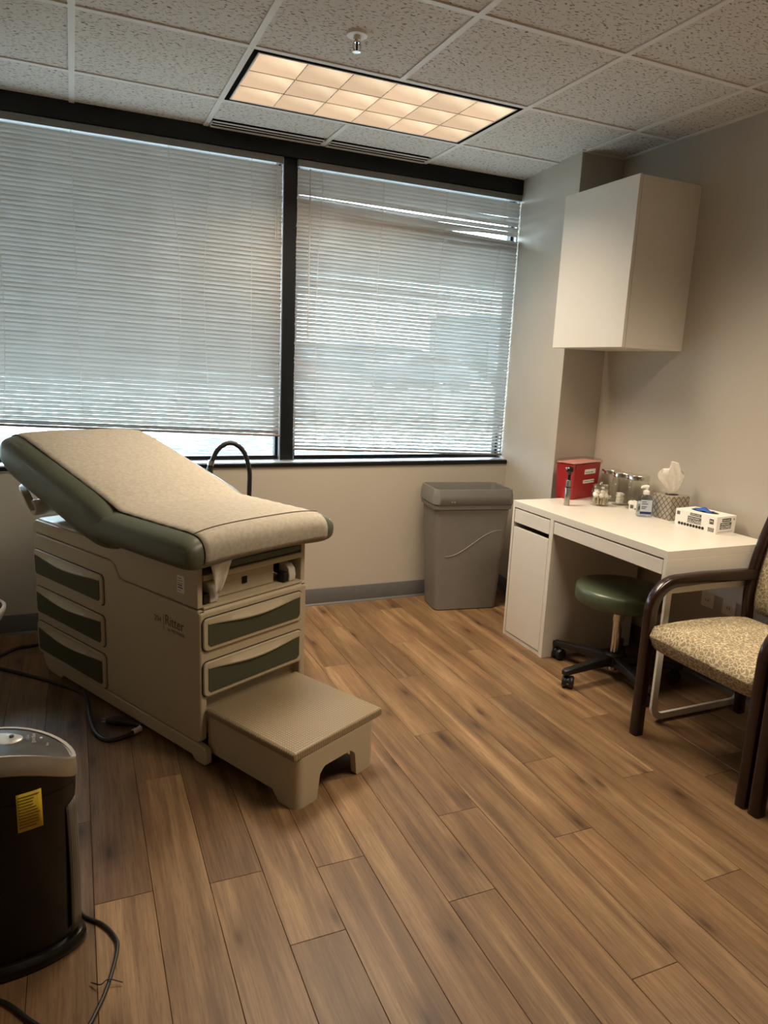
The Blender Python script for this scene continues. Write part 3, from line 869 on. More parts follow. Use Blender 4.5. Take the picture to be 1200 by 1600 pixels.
ep(MB().loft([[(0.004, y, z) for y, z in rrect(0.442, 0.032, 0.013, 4, 0.238, 0.192)], [(0.452, y, z) for y, z in rrect(0.442, 0.032, 0.013, 4, 0.238, 0.192)]]), 'step_tread', tread_m, bevel=0.008, seg=3)

# upholstery
HW, TC = 0.347, 0.25
def top_h(v): return max(0.0, 1 - abs(v) ** 3.4) ** (1 / 2.6)
def endf(u, p=10, q=2.2): return max(0.0, 1 - abs(u) ** p) ** (1 / q)
def cushion_fn(L, cu, cl, headround=10, sag=0.0):
    """point on a padded block: u in -1..1 along, a = angle round the section; local frame x along, y across, z up"""
    def P(u, a):
        e = endf(u, headround); c, s = math.cos(a), math.sin(a)
        y = math.copysign(abs(c) ** 0.55, c); 
        z = math.copysign(abs(s) ** 0.62, s)
        wy = HW * (0.95 + 0.05 * endf(u, 12, 2.0))
        return (u * L / 2, TC + wy * y * (0.90 + 0.10 * min(1, e * 1.3)), (cu if z > 0 else cl * (1 - sag + sag * abs(y) ** 3)) * z * e)
    return P
us = [math.sin(PI / 2 * (-1 + 2 * k / 44)) for k in range(45)]
us = [math.copysign(abs(u) ** 0.85, u) for u in us]
def cushion(name, L, cu, cl, M4, hr=10, sag=0.0):
    P = cushion_fn(L, cu, cl, hr, sag); rings = []
    for u in us:
        uu = max(-0.9995, min(0.9995, u))
        rings.append([P(uu, 2 * PI * k / 48) for k in range(48)])
    mb = MB().loft(rings).xform(M4)
    return ep(mb, name, green_vinyl, ang=80)
SEAT_M = Matrix.Translation((-0.262, 0, 0.782))
BA = math.radians(14.6)
BACK_M = Matrix.Translation((-0.475, 0, 0.79)) @ Matrix.Rotation(BA, 4, 'Y') @ Matrix.Translation((-0.40, 0, 0.003))
SL = 0.68
seat_c = cushion('seat_cushion', SL, 0.080, 0.086, SEAT_M, 14, 0.5)
back_c = cushion('back_cushion', 0.90, 0.090, 0.152, BACK_M, 8)
# vertical seam piping near the foot end of the seat
# carry handle / paper roll holder under the head end
hl = catmull([(-1.24, 0.0, 0.835), (-1.20, -0.03, 0.832), (-1.13, -0.05, 0.812), (-1.08, -0.055, 0.775), (-1.06, -0.05, 0.755)], 6)
ep(MB().sweep([tuple(p) for p in hl], [(-0.018, -0.005), (0.018, -0.005), (0.018, 0.005), (-0.018, 0.005)], (0, 1, 0)), 'head_bracket', cream, bevel=0.003)
ep(MB().lathe([(0.030, -0.03), (0.034, -0.02), (0.034, 0.35), (0.030, 0.36)], 20).xform(Matrix.Translation((-1.08, -0.02, 0.762)) @ Matrix.Rotation(-PI / 2, 4, 'X')), 'roll_holder', cream_grey)
# printed marks on the near side
def mark(body, size, s, z, m=print_brown, st=1.0):
    return text('printed_mark', body, size, (s + OFF[0], -0.0006 + OFF[1], z), (PI / 2, 0, 0), m, ET, stretch=st)
mark('204', 0.030, -0.272, 0.468, print_grey)
ep(MB().box(-0.2135, -0.2122, -0.0008, 0.001, 0.445, 0.503), 'printed_rule', print_grey)
mark('Ritter', 0.055, -0.205, 0.468, print_brown, 0.88)
mark('by MIDMARK', 0.018, -0.188, 0.447, print_grey)
lb = ep(MB().box(-0.125, -0.085, -0.0012, 0.001, 0.610, 0.672), 'spec_label', white_card)
for k in range(6):
    z = 0.617 + k * 0.0088
    b_ = MB().box(-0.121, -0.121 + rnd.uniform(0.018, 0.033), -0.0018, -0.001, z, z + (0.0045 if k in (1, 2) else 0.0022))
    b_.v = [(x + OFF[0], y + OFF[1], zz) for x, y, zz in b_.v]
    b_.build('label_print', print_grey, lb)

# paper sheet laid over both cushions (own thing)
def surf(P, M4, u, y):
    """upper surface of a cushion at u along and offset y across"""
    lo, hi = 0.02, PI - 0.02
    for _ in range(28):
        mid = (lo + hi) / 2
        if P(u, mid)[1] > TC + y: lo = mid
        else: hi = mid
    return M4 @ Vector(P(u, (lo + hi) / 2))
Ps, Pb = cushion_fn(SL, 0.080, 0.050, 14), cushion_fn(0.90, 0.090, 0.152, 8)
rows = []
PWD = 0.285
def prow(fn, M4, u, lift=0.004):
    row = []
    n = (M4.to_3x3() @ Vector((0, 0, 1)))
    ex = (M4.to_3x3() @ Vector((1, 0, 0)))
    for k in range(25):
        y = -PWD + 2 * PWD * k / 24
        p = surf(fn, M4, u, y)
        k2 = max(0, (abs(u) - 0.90) / 0.10)
        p = p + n * lift * (1 - 0.5 * k2) + ex * (math.copysign(1, u) * 0.006 * k2)
        p += n * (0.0012 * math.sin(9 * y + 3.1 * u) + 0.0010 * math.sin(31 * u + 5 * y))
        row.append(p)
    return row
for u in (-0.995, -0.985, -0.97, -0.95, -0.92, -0.88, -0.8, -0.7, -0.6, -0.5, -0.4, -0.3, -0.2, -0.1, 0, 0.1, 0.2, 0.3, 0.4, 0.5, 0.6, 0.7):
    rows.append(prow(Pb, BACK_M, u))
for u in (-0.50, -0.4, -0.3, -0.2, -0.1, 0, 0.1, 0.2, 0.3, 0.4, 0.5, 0.6, 0.7, 0.76, 0.80, 0.84, 0.88, 0.91, 0.94, 0.965, 0.985, 0.996):
    rows.append(prow(Ps, SEAT_M, u))
last = rows[-1]
for dz, dx in ((-0.016, 0.0), (-0.032, -0.001), (-0.044, -0.005)):
    rows.append([p + Vector((dx, 0, dz)) for p in last])
pm = MB()
verts = [tuple(p) for r_ in rows for p in r_]
nc = 25
pm.raw(verts, [(i * nc + j, i * nc + j + 1, (i + 1) * nc + j + 1, (i + 1) * nc + j) for i in range(len(rows) - 1) for j in range(nc - 1)])
pm.v = [(x + OFF[0], y + OFF[1], z) for x, y, z in pm.v]
paper = pm.build('exam_paper', paper_m, None, ang=80)
stp_ = [tuple(p + Vector((0, 0, 0.0022))) for p in prow(Ps, SEAT_M, 0.83)]
ep(MB().tube(stp_, 0.0016, 6), 'paper_strap', mat('strap_cord', (92, 80, 62), 0.8))
paper.modifiers.new('thick', 'SOLIDIFY').thickness = 0.0006
paper.location = ET.location; paper.rotation_euler = ET.rotation_euler
tag(paper, 'long tan paper sheet covering the exam table cushions', 'paper')
# torn paper tail hanging below the foot end
tail = []
for k in range(9):
    u = k / 8
    wd = 0.062 * (1 - u) ** 0.8 + 0.004
    c = 0.062 + 0.02 * u
    tail.append([(0.045 - 0.05 * u + 0.006 * math.sin(5 * q + 3 * u), c + wd * (q - 0.5) * 1.5, 0.742 - 0.135 * u + 0.01 * q) for q in [j / 6 for j in range(7)]])
tm = MB().raw([p for r_ in tail for p in r_], [(i * 7 + j, i * 7 + j + 1, (i + 1) * 7 + j + 1, (i + 1) * 7 + j) for i in range(8) for j in range(6)])
tm.v = [(x + OFF[0], y + OFF[1], z) for x, y, z in tm.v]
tl = tm.build('torn_end', tissue_m, paper, ang=80)
tl.modifiers.new('thick', 'SOLIDIFY').thickness = 0.0006

# ------------------------------------------------------------------ power cord on the floor by the table
pc = thing('power_cord', 'thick black power cord with plug lying beside the exam table', 'cord', (-0.64, -0.1, 0))
def rel(pts, o): return [(p[0] - o[0], p[1] - o[1], p[2]) for p in pts]
o_ = (-0.64, -0.1)
MB().tube(rel(catmull([(-1.12, 0.60, .008), (-1.0, 0.50, .008), (-0.847, 0.352, .008), (-0.725, 0.215, .008), (-0.662, 0.11, .008), (-0.648, -0.09, .008), (-0.632, -0.215, .008), (-0.59, -0.292, .008), (-0.53, -0.285, .009), (-0.49, -0.262, .012)], 8), o_), 0.008, 8).build('cable', rubber, pc)
MB().tube(rel([(-0.50, -0.268, .013), (-0.47, -0.250, .014)], o_), 0.011, 10).build('cable_tag', white_plastic, pc)
MB().tube(rel([(-0.585, -0.155, .016), (-0.575, -0.16, .02), (-0.545, -0.175, .02), (-0.50, -0.20, .013), (-0.465, -0.225, .010)], o_), [0.014, 0.019, 0.019, 0.011, 0.008], 10).build('plug', black_plastic, pc)
for dz in (0.012, 0.024):
    MB().tube(rel([(-0.585, -0.155, dz), (-0.604, -0.146, dz)], o_), 0.0025, 6).build('prong', brushed, pc)
pc2 = thing('power_cord', 'black cord curving along the floor toward the window wall', 'cord', (-0.95, 0.72, 0))
MB().tube(rel(catmull([(-1.25, 0.42, .007), (-1.12, 0.55, .007), (-1.02, 0.66, .007), (-0.955, 0.735, .007), (-0.87, 0.752, .007), (-0.70, 0.80, .007)], 8), (-0.95, 0.72)), 0.007, 8).build('cable', rubber, pc2)

# ------------------------------------------------------------------ gooseneck exam lamp behind the table
gl = thing('gooseneck_lamp', 'black gooseneck examination lamp arching up behind the table', 'lamp', (0.165, 0.74, 0))
MB().lathe([(0.14, 0.0), (0.14, 0.018), (0.12, 0.03), (0.03, 0.036), (0.02, 0.05)], 28).build('base', black_plastic, gl)
MB().lathe([(0.013, 0.04), (0.013, 0.66)], 14).build('pole', brushed, gl)
gp = catmull([(0, 0, 0.64), (0.004, 0, 0.76), (0.002, 0, 0.86), (-0.03, 0, 0.955), (-0.092, 0, 0.995), (-0.155, 0, 0.965), (-0.19, 0, 0.90)], 8)
MB().tube(gp, 0.012, 12).build('gooseneck', rubber, gl)
MB().tube([(-0.19, 0, 0.905), (-0.196, 0, 0.882)], 0.0165, 16).build('collar', chrome, gl)
MB().tube([(-0.196, 0, 0.882), (-0.203, 0, 0.845), (-0.206, 0, 0.80)], [0.014, 0.019, 0.02], 16).build('lamp_head', black_plastic, gl)
MB().tube([(-0.212, -0.018, 0.872), (-0.214, -0.02, 0.83)], 0.005, 8).build('switch', brushed, gl)

# ------------------------------------------------------------------ waste bin
wb = thing('waste_bin', 'tall grey plastic waste bin standing under the window', 'waste bin', (1.478, 0.735, 0), math.radians(-8))
def ring(w, d, r, z, n=5): return [(x, y, z) for x, y in rrect(w, d, r, n)]
body = [ring(0.385, 0.205, 0.03, 0.0), ring(0.398, 0.218, 0.034, 0.006), ring(0.43, 0.236, 0.034, 0.30), ring(0.468, 0.262, 0.034, 0.615), ring(0.49, 0.28, 0.036, 0.622), ring(0.494, 0.284, 0.036, 0.645), ring(0.47, 0.26, 0.03, 0.645), ring(0.455, 0.25, 0.03, 0.60), ring(0.40, 0.21, 0.03, 0.02)]
MB().loft(body).build('body', bin_grey, wb, ang=40)
lidr = [ring(0.492, 0.283, 0.036, 0.646), ring(0.502, 0.292, 0.038, 0.652), ring(0.498, 0.288, 0.036, 0.70), ring(0.485, 0.276, 0.034, 0.738), ring(0.472, 0.264, 0.03, 0.738), ring(0.468, 0.258, 0.028, 0.72), ring(0.46, 0.25, 0.028, 0.648)]
MB().loft(lidr, False, False).build('lid_collar', bin_lid_grey, wb, ang=40)
rp = []
for k in range(25):
    u = k / 24
    x = -0.155 + 0.345 * u
    z = 0.335 + 0.155 * (0.5 - 0.5 * math.cos(PI * min(1, u * 1.04))) + 0.0 * u
    d = 0.218 + (0.262 - 0.218) * (z / 0.615)
    rp.append((x, -d / 2 + 0.0015, z))
MB().tube(rp, 0.0028, 6).build('wave_ridge', bin_grey, wb)
for s in (-0.045, -0.03):
    MB().lathe([(0.006, 0.0), (0.005, 0.004)], 10).xform(Matrix.Translation((s - 0.1, -0.146, 0.665)) @ Matrix.Rotation(PI / 2, 4, 'X')).build('rivet', bin_grey, wb)

# ------------------------------------------------------------------ desk
DX0, DX1, DL, DR = 1.465, 2.045, 0.222, -0.865
dk = thing('desk', 'white laminate desk with drawers standing against the right wall', 'desk', ((DX0 + DX1) / 2, (DL + DR) / 2, 0))
def dbox(name, m, x0, x1, y0, y1, z0, z1, parent=None, bevel=0.0012):
    ox, oy = (DX0 + DX1) / 2, (DL + DR) / 2
    return box(name, m, x0 - ox, x1 - ox, y0 - oy, y1 - oy, z0, z1, parent or dk, bevel)
dbox('desk_top', white_lam, DX0, DX1, DR, DL, 0.716, 0.75)
dbox('side_panel', white_lam, DX0, DX1 - 0.01, 0.204, DL, 0, 0.716)
dbox('side_panel', white_lam, DX0, DX1 - 0.01, -0.134, -0.106, 0, 0.716)
dbox('bottom_panel', white_lam, DX0 + 0.004, DX1 - 0.02, -0.106, 0.204, 0.0, 0.022)
dbox('back_panel', white_lam, DX1 - 0.03, DX1 - 0.02, -0.106, 0.204, 0.022, 0.716)
dr = dbox('cabinet_door', white_lam, DX0 + 0.001, DX0 + 0.018, -0.103, 0.201, 0.026, 0.612)
d1 = dbox('drawer', white_lam, DX0 + 0.001, DX0 + 0.018, -0.103, 0.201, 0.638, 0.709)
dbox('drawer_box', white_lam, DX0 + 0.018, DX1 - 0.1, -0.095, 0.194, 0.645, 0.70, d1)
d1.children[0].location = (0, 0, 0)
d2 = dbox('drawer', white_lam, DX0 + 0.001, DX0 + 0.018, -0.843, -0.137, 0.650, 0.709)
dbox('drawer_box', white_lam, DX0 + 0.018, DX1 - 0.1, -0.835, -0.145, 0.655, 0.70, d2)
dbox('end_apron', white_lam, DX0, DX1 - 0.01, DR, -0.846, 0.572, 0.716)
dbox('rear_apron', white_lam, DX1 - 0.03, DX1 - 0.012, -0.846, -0.134, 0.45, 0.716)
# bent steel U leg at the open end
def arcpts(c, r, a0, a1, n=6): return [(c[0] + r * math.cos(a0 + (a1 - a0) * k / n), c[1] + r * math.sin(a0 + (a1 - a0) * k / n)) for k in range(n + 1)]
xa, xb, zb_ = 1.52, 2.025, 0.020
path2 = [(xa, 0.60)] + arcpts((xa + 0.05, zb_ + 0.05), 0.05, PI, 1.5 * PI) + arcpts((xb - 0.05, zb_ + 0.05), 0.05, 1.5 * PI, 2 * PI) + [(xb, 0.60)]
ox, oy = (DX0 + DX1) / 2, (DL + DR) / 2
MB().sweep([(x - ox, -0.838 - oy, z) for x, z in path2], [(-0.0075, -0.015), (0.0075, -0.015), (0.0075, 0.015), (-0.0075, 0.015)], (0, 1, 0)).build('leg_frame', white_metal, dk, bevel=0.003)

# wall outlets beneath the desk
for y, lab in ((-0.55, 'white wall outlet under the desk, nearer the window'), (-0.672, 'wall outlet under the desk, nearer the patterned chair')):
    r = thing('wall_outlet', lab, 'outlet', (XR, y, 0.412), -PI / 2)
    MB().prism(rrect(0.072, 0.116, 0.006, 3), 'y', -0.006, 0.0).build('cover_plate', white_plastic, r, bevel=0.002)
    for dz in (-0.024, 0.024):
        s_ = MB().prism(rrect(0.034, 0.028, 0.008, 3, 0, dz), 'y', -0.008, -0.005).build('socket', white_card, r)
        MB().box(-0.008, -0.005, -0.0085, -0.0075, dz - 0.005, dz + 0.006).box(0.005, 0.008, -0.0085, -0.0075, dz - 0.005, dz + 0.006).build('slots', black_plastic, s_)

# ------------------------------------------------------------------ wall cabinet
wc = thing('wall_cabinet', 'white wall cabinet mounted beside the column above the desk', 'cabinet', (1.90, 0.075, 1.55))
MB().box(-0.165, 0.19, -0.265, 0.265, 0, 0.018).box(-0.165, 0.19, -0.265, 0.265, 0.742, 0.76).box(-0.165, 0.19, -0.265, -0.247, 0.018, 0.742).box(-0.165, 0.19, 0.247, 0.265, 0.018, 0.742).box(0.178, 0.188, -0.247, 0.247, 0.018, 0.742).build('carcass', white_lam, wc, bevel=0.001)
box('door', white_lam, -0.186, -0.168, -0.267, 0.267, 0.001, 0.762, wc, bevel=0.0015)

# ------------------------------------------------------------------ rolling stool
st = thing('rolling_stool', 'round dark green vinyl stool on black casters under the desk', 'stool', (1.665, -0.425, 0))
MB().lathe([(0.06, 0.374), (0.19, 0.374), (0.202, 0.379), (0.208, 0.39), (0.209, 0.432), (0.206, 0.445), (0.197, 0.453), (0.17, 0.457), (0.10, 0.460), (0.0, 0.461)], 48, cap1=False).build('seat', stool_vinyl, st, ang=60)
MB().lathe([(0.15, 0.368), (0.15, 0.378), (0.05, 0.379)], 32).build('seat_plate', black_plastic, st)
MB().lathe([(0.013, 0.30), (0.013, 0.372)], 16).build('piston', chrome, st)
MB().lathe([(0.02, 0.04), (0.022, 0.045), (0.022, 0.285), (0.026, 0.288), (0.026, 0.305), (0.024, 0.335), (0.018, 0.34)], 24).build('column', chrome, st)
MB().lathe([(0.035, 0.06), (0.042, 0.066), (0.042, 0.115), (0.034, 0.125)], 24).build('hub', black_plastic, st)
lm = cm = fm = None
for k in range(5):
    a = math.radians(186 + 72 * k)
    if lm is None:
        L_ = MB().loft([[(x, y * w, z0 + z * h) for y, z in rrect(1, 1, 0.2, 2)] for x, w, h, z0 in ((0.03, 0.046, 0.05, 0.092), (0.15, 0.04, 0.038, 0.088), (0.26, 0.036, 0.030, 0.082), (0.305, 0.034, 0.028, 0.080), (0.318, 0.022, 0.02, 0.079))]).build('leg', black_plastic, st, ang=40)
        lm = L_.data
    else:
        L_ = link('leg', lm, st)
    L_.rotation_euler = (0, 0, a)
    if cm is None:
        c_ = MB()
        for sgn in (-1, 1):
            c_.lathe([(0.012, sgn * 0.006), (0.026, sgn * 0.006), (0.029, sgn * 0.010), (0.029, sgn * 0.020), (0.024, sgn * 0.026), (0.01, sgn * 0.027)], 20)
        c_.xform(Matrix.Rotation(PI / 2, 4, 'X'))
        c_ = c_.build('caster', black_plastic, st, ang=40); cm = c_.data
        f_ = MB().prism(arcpts((0, 0), 0.024, 0, PI, 8) + [(-0.024, -0.01), (0.0, -0.004)], 'y', -0.0065, 0.0065).tube([(0, 0, 0.02), (0, 0, 0.046)], 0.007, 10).build('fork', black_plastic, c_); fm = f_.data
    else:
        c_ = link('caster', cm, st); f_ = link('fork', fm, c_)
    c_.location = (0.285 * math.cos(a), 0.285 * math.sin(a), 0.0295)
    c_.rotation_euler = (0, 0, a + 0.7 + 0.9 * k)

# ------------------------------------------------------------------ guest chairs
def sect(w, h, r): return rrect(w, h, r, 3)
def guest_chair(y, lab):
    c = thing('guest_chair', lab, 'chair', (1.72, y, 0), 0, 'guest chairs along the right wall')
    X = -1.785
    for s in (0.255, -0.255):
        pth = [(1.449, 0.0), (1.447, 0.25), (1.446, 0.50)] + [(p[0], p[1]) for p in arcpts((1.446 + 0.115, 0.522), 0.115, PI, PI / 2, 8)] + [(1.70, 0.640), (1.95, 0.634), (1.985, 0.632)]
        MB().sweep([(x + X, s, z) for x, z in pth], [(a, b) for a, b in sect(0.042, 0.046, 0.011)], (0, 1, 0)).build('arm_and_front_leg', dark_wood, c, ang=50)
        bp = [tuple(p) for p in catmull([(2.03 + X, s, 0.0), (2.015 + X, s, 0.22), (1.99 + X, s, 0.44), (1.98 + X, s, 0.56), (1.99 + X, s, 0.66), (2.02 + X, s, 0.77), (2.06 + X, s, 0.875)], 5)]
        MB().sweep(bp, sect(0.036, 0.042, 0.010), (0, 1, 0)).build('rear_leg', dark_wood, c, ang=50)
    MB().box(1.54 + X, 1.57 + X, -0.225, 0.225, 0.335, 0.372).build('seat_rail', dark_wood, c, bevel=0.004)
    MB().box(1.95 + X, 1.98 + X, -0.225, 0.225, 0.335, 0.372).build('seat_rail', dark_wood, c, bevel=0.004)
    # seat pad
    rings = []
    for k in range(21):
        u = k / 20; x = 1.425 + 0.525 * u
        e = min(1, (1 - abs(2 * u - 1) ** 16) ** (1 / 2.4) + 0.05)
        hw = 0.241 * (0.93 + 0.07 * e) 
        zc = 0.434 - 0.012 * u
        up_, lo_ = (0.044 + 0.014 * math.sin(PI * u)) * e, 0.060 * e
        ringp = []
        for j in range(28):
            a = 2 * PI * j / 28; cc, ss = math.cos(a), math.sin(a)
            yy = math.copysign(abs(cc) ** 0.25, cc); zz = math.copysign(abs(ss) ** 0.38, ss)
            ringp.append((x + X, hw * yy, zc + (up_ if zz > 0 else lo_) * zz))
        rings.append(ringp)
    MB().loft(rings).build('seat', fabric_m, c, ang=70)
    # back pad, following the posts and bowed at the top
    rings = []
    for k in range(19):
        u = k / 18; z = 0.47 + 0.44 * u
        e = min(1, (1 - abs(2 * u - 1) ** 8) ** (1 / 2.2) + 0.02)
        xc = 1.996 + 0.10 * u ** 2
        hw = 0.235 * (0.90 + 0.10 * e)
        ringp = []
        for j in range(28):
            a = 2 * PI * j / 28; cc, ss = math.cos(a), math.sin(a)
            yy = math.copysign(abs(cc) ** 0.35, cc); zz = math.copysign(abs(ss) ** 0.6, ss)
            bow = 0.02 * (1 - yy * yy)
            ringp.append((xc + X + zz * 0.027 * e + bow * 0.3, hw * yy, z + 0.02 * u * (1 - yy * yy)))
        rings.append(ringp)
    MB().loft(rings).build('backrest', fabric_m, c, ang=70)
    return c
guest_chair(-1.15, 'mahogany armchair with tan patterned upholstery at the desk end')
guest_chair(-1.712, 'second mahogany armchair nearer the viewer, mostly past the right edge')

# ------------------------------------------------------------------ things on the desk
DZ = 0.75
# sharps container
sc = thing('sharps_container', 'red sharps container with clear lid on the desk corner', 'container', (1.893, 0.247, DZ), math.radians(19))
hx, hy = 0.135, 0.06
MB().loft([[(x, y, z) for x, y in rrect(2 * hx * s, 2 * hy * s2, 0.012, 4)] for s, s2, z in ((0.90, 0.86, 0.0), (0.91, 0.88, 0.004), (0.99, 0.98, 0.185), (1.0, 1.0, 0.19))]).build('body', red_plastic, sc, ang=40)
MB().loft([[(x, y, z) for x, y in rrect(w, d, 0.012, 4)] for w, d, z in ((0.28, 0.128, 0.186), (0.284, 0.132, 0.192), (0.284, 0.132, 0.204), (0.262, 0.11, 0.214), (0.16, 0.07, 0.218))]).build('lid', lid_clear, sc, ang=40)
MB().loft([[(x, y, z) for x, y in rrect(w, d, 0.012, 4)] for w, d, z in ((0.27, 0.118, 0.196), (0.27, 0.118, 0.199))]).build('lid_insert', mat('pale_red_lid', (204, 160, 152), 0.4), sc)
MB().box(-0.137, -0.120, -0.073, -0.058, 0.165, 0.20).build('lid_latch', lid_clear, sc, bevel=0.003)
MB().box(-0.1235, -0.1200, -0.045, -0.040, 0.01, 0.10).xform(Matrix.Identity(4)).build('side_rib', mat('dark_red_rib', (120, 18, 22), 0.4), sc)
for z0, x0, x1 in ((0.135, -0.03, 0.075), (0.085, -0.035, 0.07)):
    lbl = MB().box(x0, x1, -0.0605, -0.055, z0, z0 + (0.026 if z0 > 0.1 else 0.018)).build('label', white_card, sc)
    text('label_print', 'INFECTIOUS WASTE' if z0 > 0.1 else 'BIOHAZARD  BLOODBORNE', 0.0085, (x0 + 0.006, -0.0609, z0 + 0.007), (PI / 2, 0, 0), print_grey, lbl)

lid_steel = mat('lid_steel', (226, 222, 214), 0.18, 1.0, var=0.02)
# otoscope
ot = thing('otoscope', 'steel handled otoscope standing upright before the red container', 'otoscope', (1.665, 0.035, DZ), -PI / 2)
MB().lathe([(0.0135, 0.0), (0.0145, 0.002), (0.0145, 0.094), (0.0138, 0.095)], 20).build('handle', brushed, ot)
MB().lathe([(0.0152, 0.094), (0.0152, 0.099)], 20).build('band', black_plastic, ot)
MB().lathe([(0.0135, 0.099), (0.013, 0.132), (0.0105, 0.134)], 20).build('upper_handle', brushed, ot)
MB().lathe([(0.009, 0.133), (0.008, 0.162), (0.012, 0.168)], 16).build('neck', gloss_black, ot)
MB().tube([(0.012, 0, 0.188), (0.004, 0, 0.186), (-0.010, 0, 0.184)], [0.014, 0.019, 0.015], 18).build('head', gloss_black, ot)
MB().tube([(-0.010, 0, 0.186), (-0.032, 0, 0.192)], [0.009, 0.003], 12).build('speculum', pale_silver, ot)

# glass jars with chrome lids, and what lies in them
def jar(x, y, r_, h, lab, grp='lidded glass jars on the desk'):
    j = thing('glass_jar', lab, 'jar', (x, y, DZ), 0, grp)
    prof = [(r_ * 0.86, 0.0), (r_ * 0.97, 0.006), (r_, 0.014), (r_, h * 0.80), (r_ * 0.95, h * 0.84), (r_ * 0.93, h * 0.87), (r_ * 0.90, h * 0.87), (r_ * 0.92, h * 0.83), (r_ - 0.004, h * 0.79), (r_ - 0.004, 0.014), (0.002, 0.010)]
    MB().lathe(prof, 32, cap0=True, cap1=True).build('glass', jar_m, j, ang=50)
    MB().lathe([(r_ * 0.97, h * 0.865), (r_ * 1.0, h * 0.87), (r_ * 1.0, h * 0.975), (r_ * 0.96, h)], 32).build('lid', lid_steel, j, ang=40)
    return j
jar(2.005, 0.112, 0.05, 0.172, 'tall glass jar with chrome lid, nearest the red container')
jar(1.990, 0.002, 0.052, 0.172, 'middle tall glass jar with white gauze inside')
jar(1.992, -0.108, 0.056, 0.175, 'tall glass jar with steel lid, nearest the sanitizer bottle')
js = thing('glass_jar', 'short round glass jar of cotton before the tall jars', 'jar', (1.85, 0.0, DZ), 0, 'lidded glass jars on the desk')
MB().lathe([(0.040, 0.0), (0.046, 0.005), (0.049, 0.02), (0.049, 0.075), (0.044, 0.088), (0.036, 0.094), (0.033, 0.094), (0.041, 0.086), (0.045, 0.073), (0.045, 0.018), (0.002, 0.008)], 32).build('glass', jar_m, js, ang=60)
MB().lathe([(0.038, 0.093), (0.042, 0.095), (0.042, 0.106), (0.030, 0.112), (0.009, 0.113), (0.009, 0.118), (0.0095, 0.124), (0.004, 0.127)], 28).build('lid', lid_steel, js, ang=40)
def blob(name, m, r_, squash=1.0, seed=0):
    rr = random.Random(seed); bm = bmesh.new(); bmesh.ops.create_icosphere(bm, subdivisions=2, radius=r_)
    for v in bm.verts:
        v.co *= 1 + rr.uniform(-0.10, 0.10); v.co.z *= squash
    me = bpy.data.meshes.new(name); bm.to_mesh(me); bm.free(); me.materials.append(m)
    me.polygons.foreach_set('use_smooth', [True] * len(me.polygons)); return me
ball_me = blob('cotton_ball', cotton, 0.0145, 0.9, 3)
spots = []
for layer, (z, n, rr) in enumerate(((0.0565, 6, 0.027), (0.0565, 1, 0.0), (0.076, 5, 0.022))):
    for k in range(n):
        a = 2 * PI * k / n + layer
        spots.append((1.85 + rr * math.cos(a), 0.0 + rr * math.sin(a), DZ + z))
for p in spots:
    o = link('cotton_ball', ball_me, None, loc=p, rot=(rnd.random() * 6, rnd.random() * 6, 0))
    tag(o, 'white cotton ball in the short round jar', 'cotton ball', 'cotton balls in the short jar')
stick_me = MB().tube([(0, 0, 0), (0, 0, 0.036)], 0.0045, 8).build('swab_bundle', swab_tan, None).data
bpy.data.objects.remove(bpy.data.objects['swab_bundle'])
for k in range(19):
    a = k * 2.4; rr = 0.0085 * math.sqrt(k)
    o = link('tan_swab', stick_me, None, loc=(1.85 + rr * math.cos(a), rr * math.sin(a), DZ + 0.0095))
    tag(o, 'tan swab tip standing in the bottom of the short jar', 'swab', 'swabs in the short jar')
pad_me = MB().prism(rrect(0.03, 0.03, 0.004, 2), 'z', 0, 0.0045).build('gauze_pad', cotton, None, bevel=0.001).data
bpy.data.objects.remove(bpy.data.objects['gauze_pad'])
for cx_, cy_, n, lab, grp in ((1.990, 0.002, 11, 'white gauze pad stacked in the middle tall jar', 'gauze pads in the middle jar'),):
    for k in range(n):
        o = link('gauze_pad', pad_me, None, loc=(cx_ - 0.012 + rnd.uniform(-.003, .003), cy_ - 0.006 + rnd.uniform(-.003, .003), DZ + 0.0105 + k * 0.0048), rot=(0, 0, rnd.uniform(-.3, .3)))
        tag(o, lab, 'gauze pad', grp)
for k in range(6):
    a = 2 * PI * k / 6
    o = link('cotton_ball', ball_me, None, loc=(1.992 + 0.026 * math.cos(a), -0.108 + 0.026 * math.sin(a), DZ + 0.026), rot=(rnd.random() * 6, 0, a))
    tag(o, 'white cotton ball in the bottom of the tall jar by the sanitizer', 'cotton ball', 'cotton balls in the tall jar')
for k in range(3):
    o = link('gauze_pad', pad_me, None, loc=(2.005, 0.112, DZ + 0.0105 + k * 0.0048), rot=(0, 0, 0.4 * k))
    tag(o, 'white gauze pad at the bottom of the jar by the red container', 'gauze pad', 'gauze pads in the back jar')
# little carton beside the jar
sbx = thing('small_carton', 'small white carton leaning on the tall jar', 'carton', (1.935, -0.155, DZ), math.radians(-60))
MB().box(-0.021, 0.021, -0.008, 0.008, 0, 0.038).build('carton', white_card, sbx, bevel=0.001)
MB().box(-0.014, 0.002, -0.0086, -0.0075, 0.012, 0.03).box(0.008, 0.016, -0.0086, -0.0075, 0.008, 0.014).build('print', print_grey, sbx)

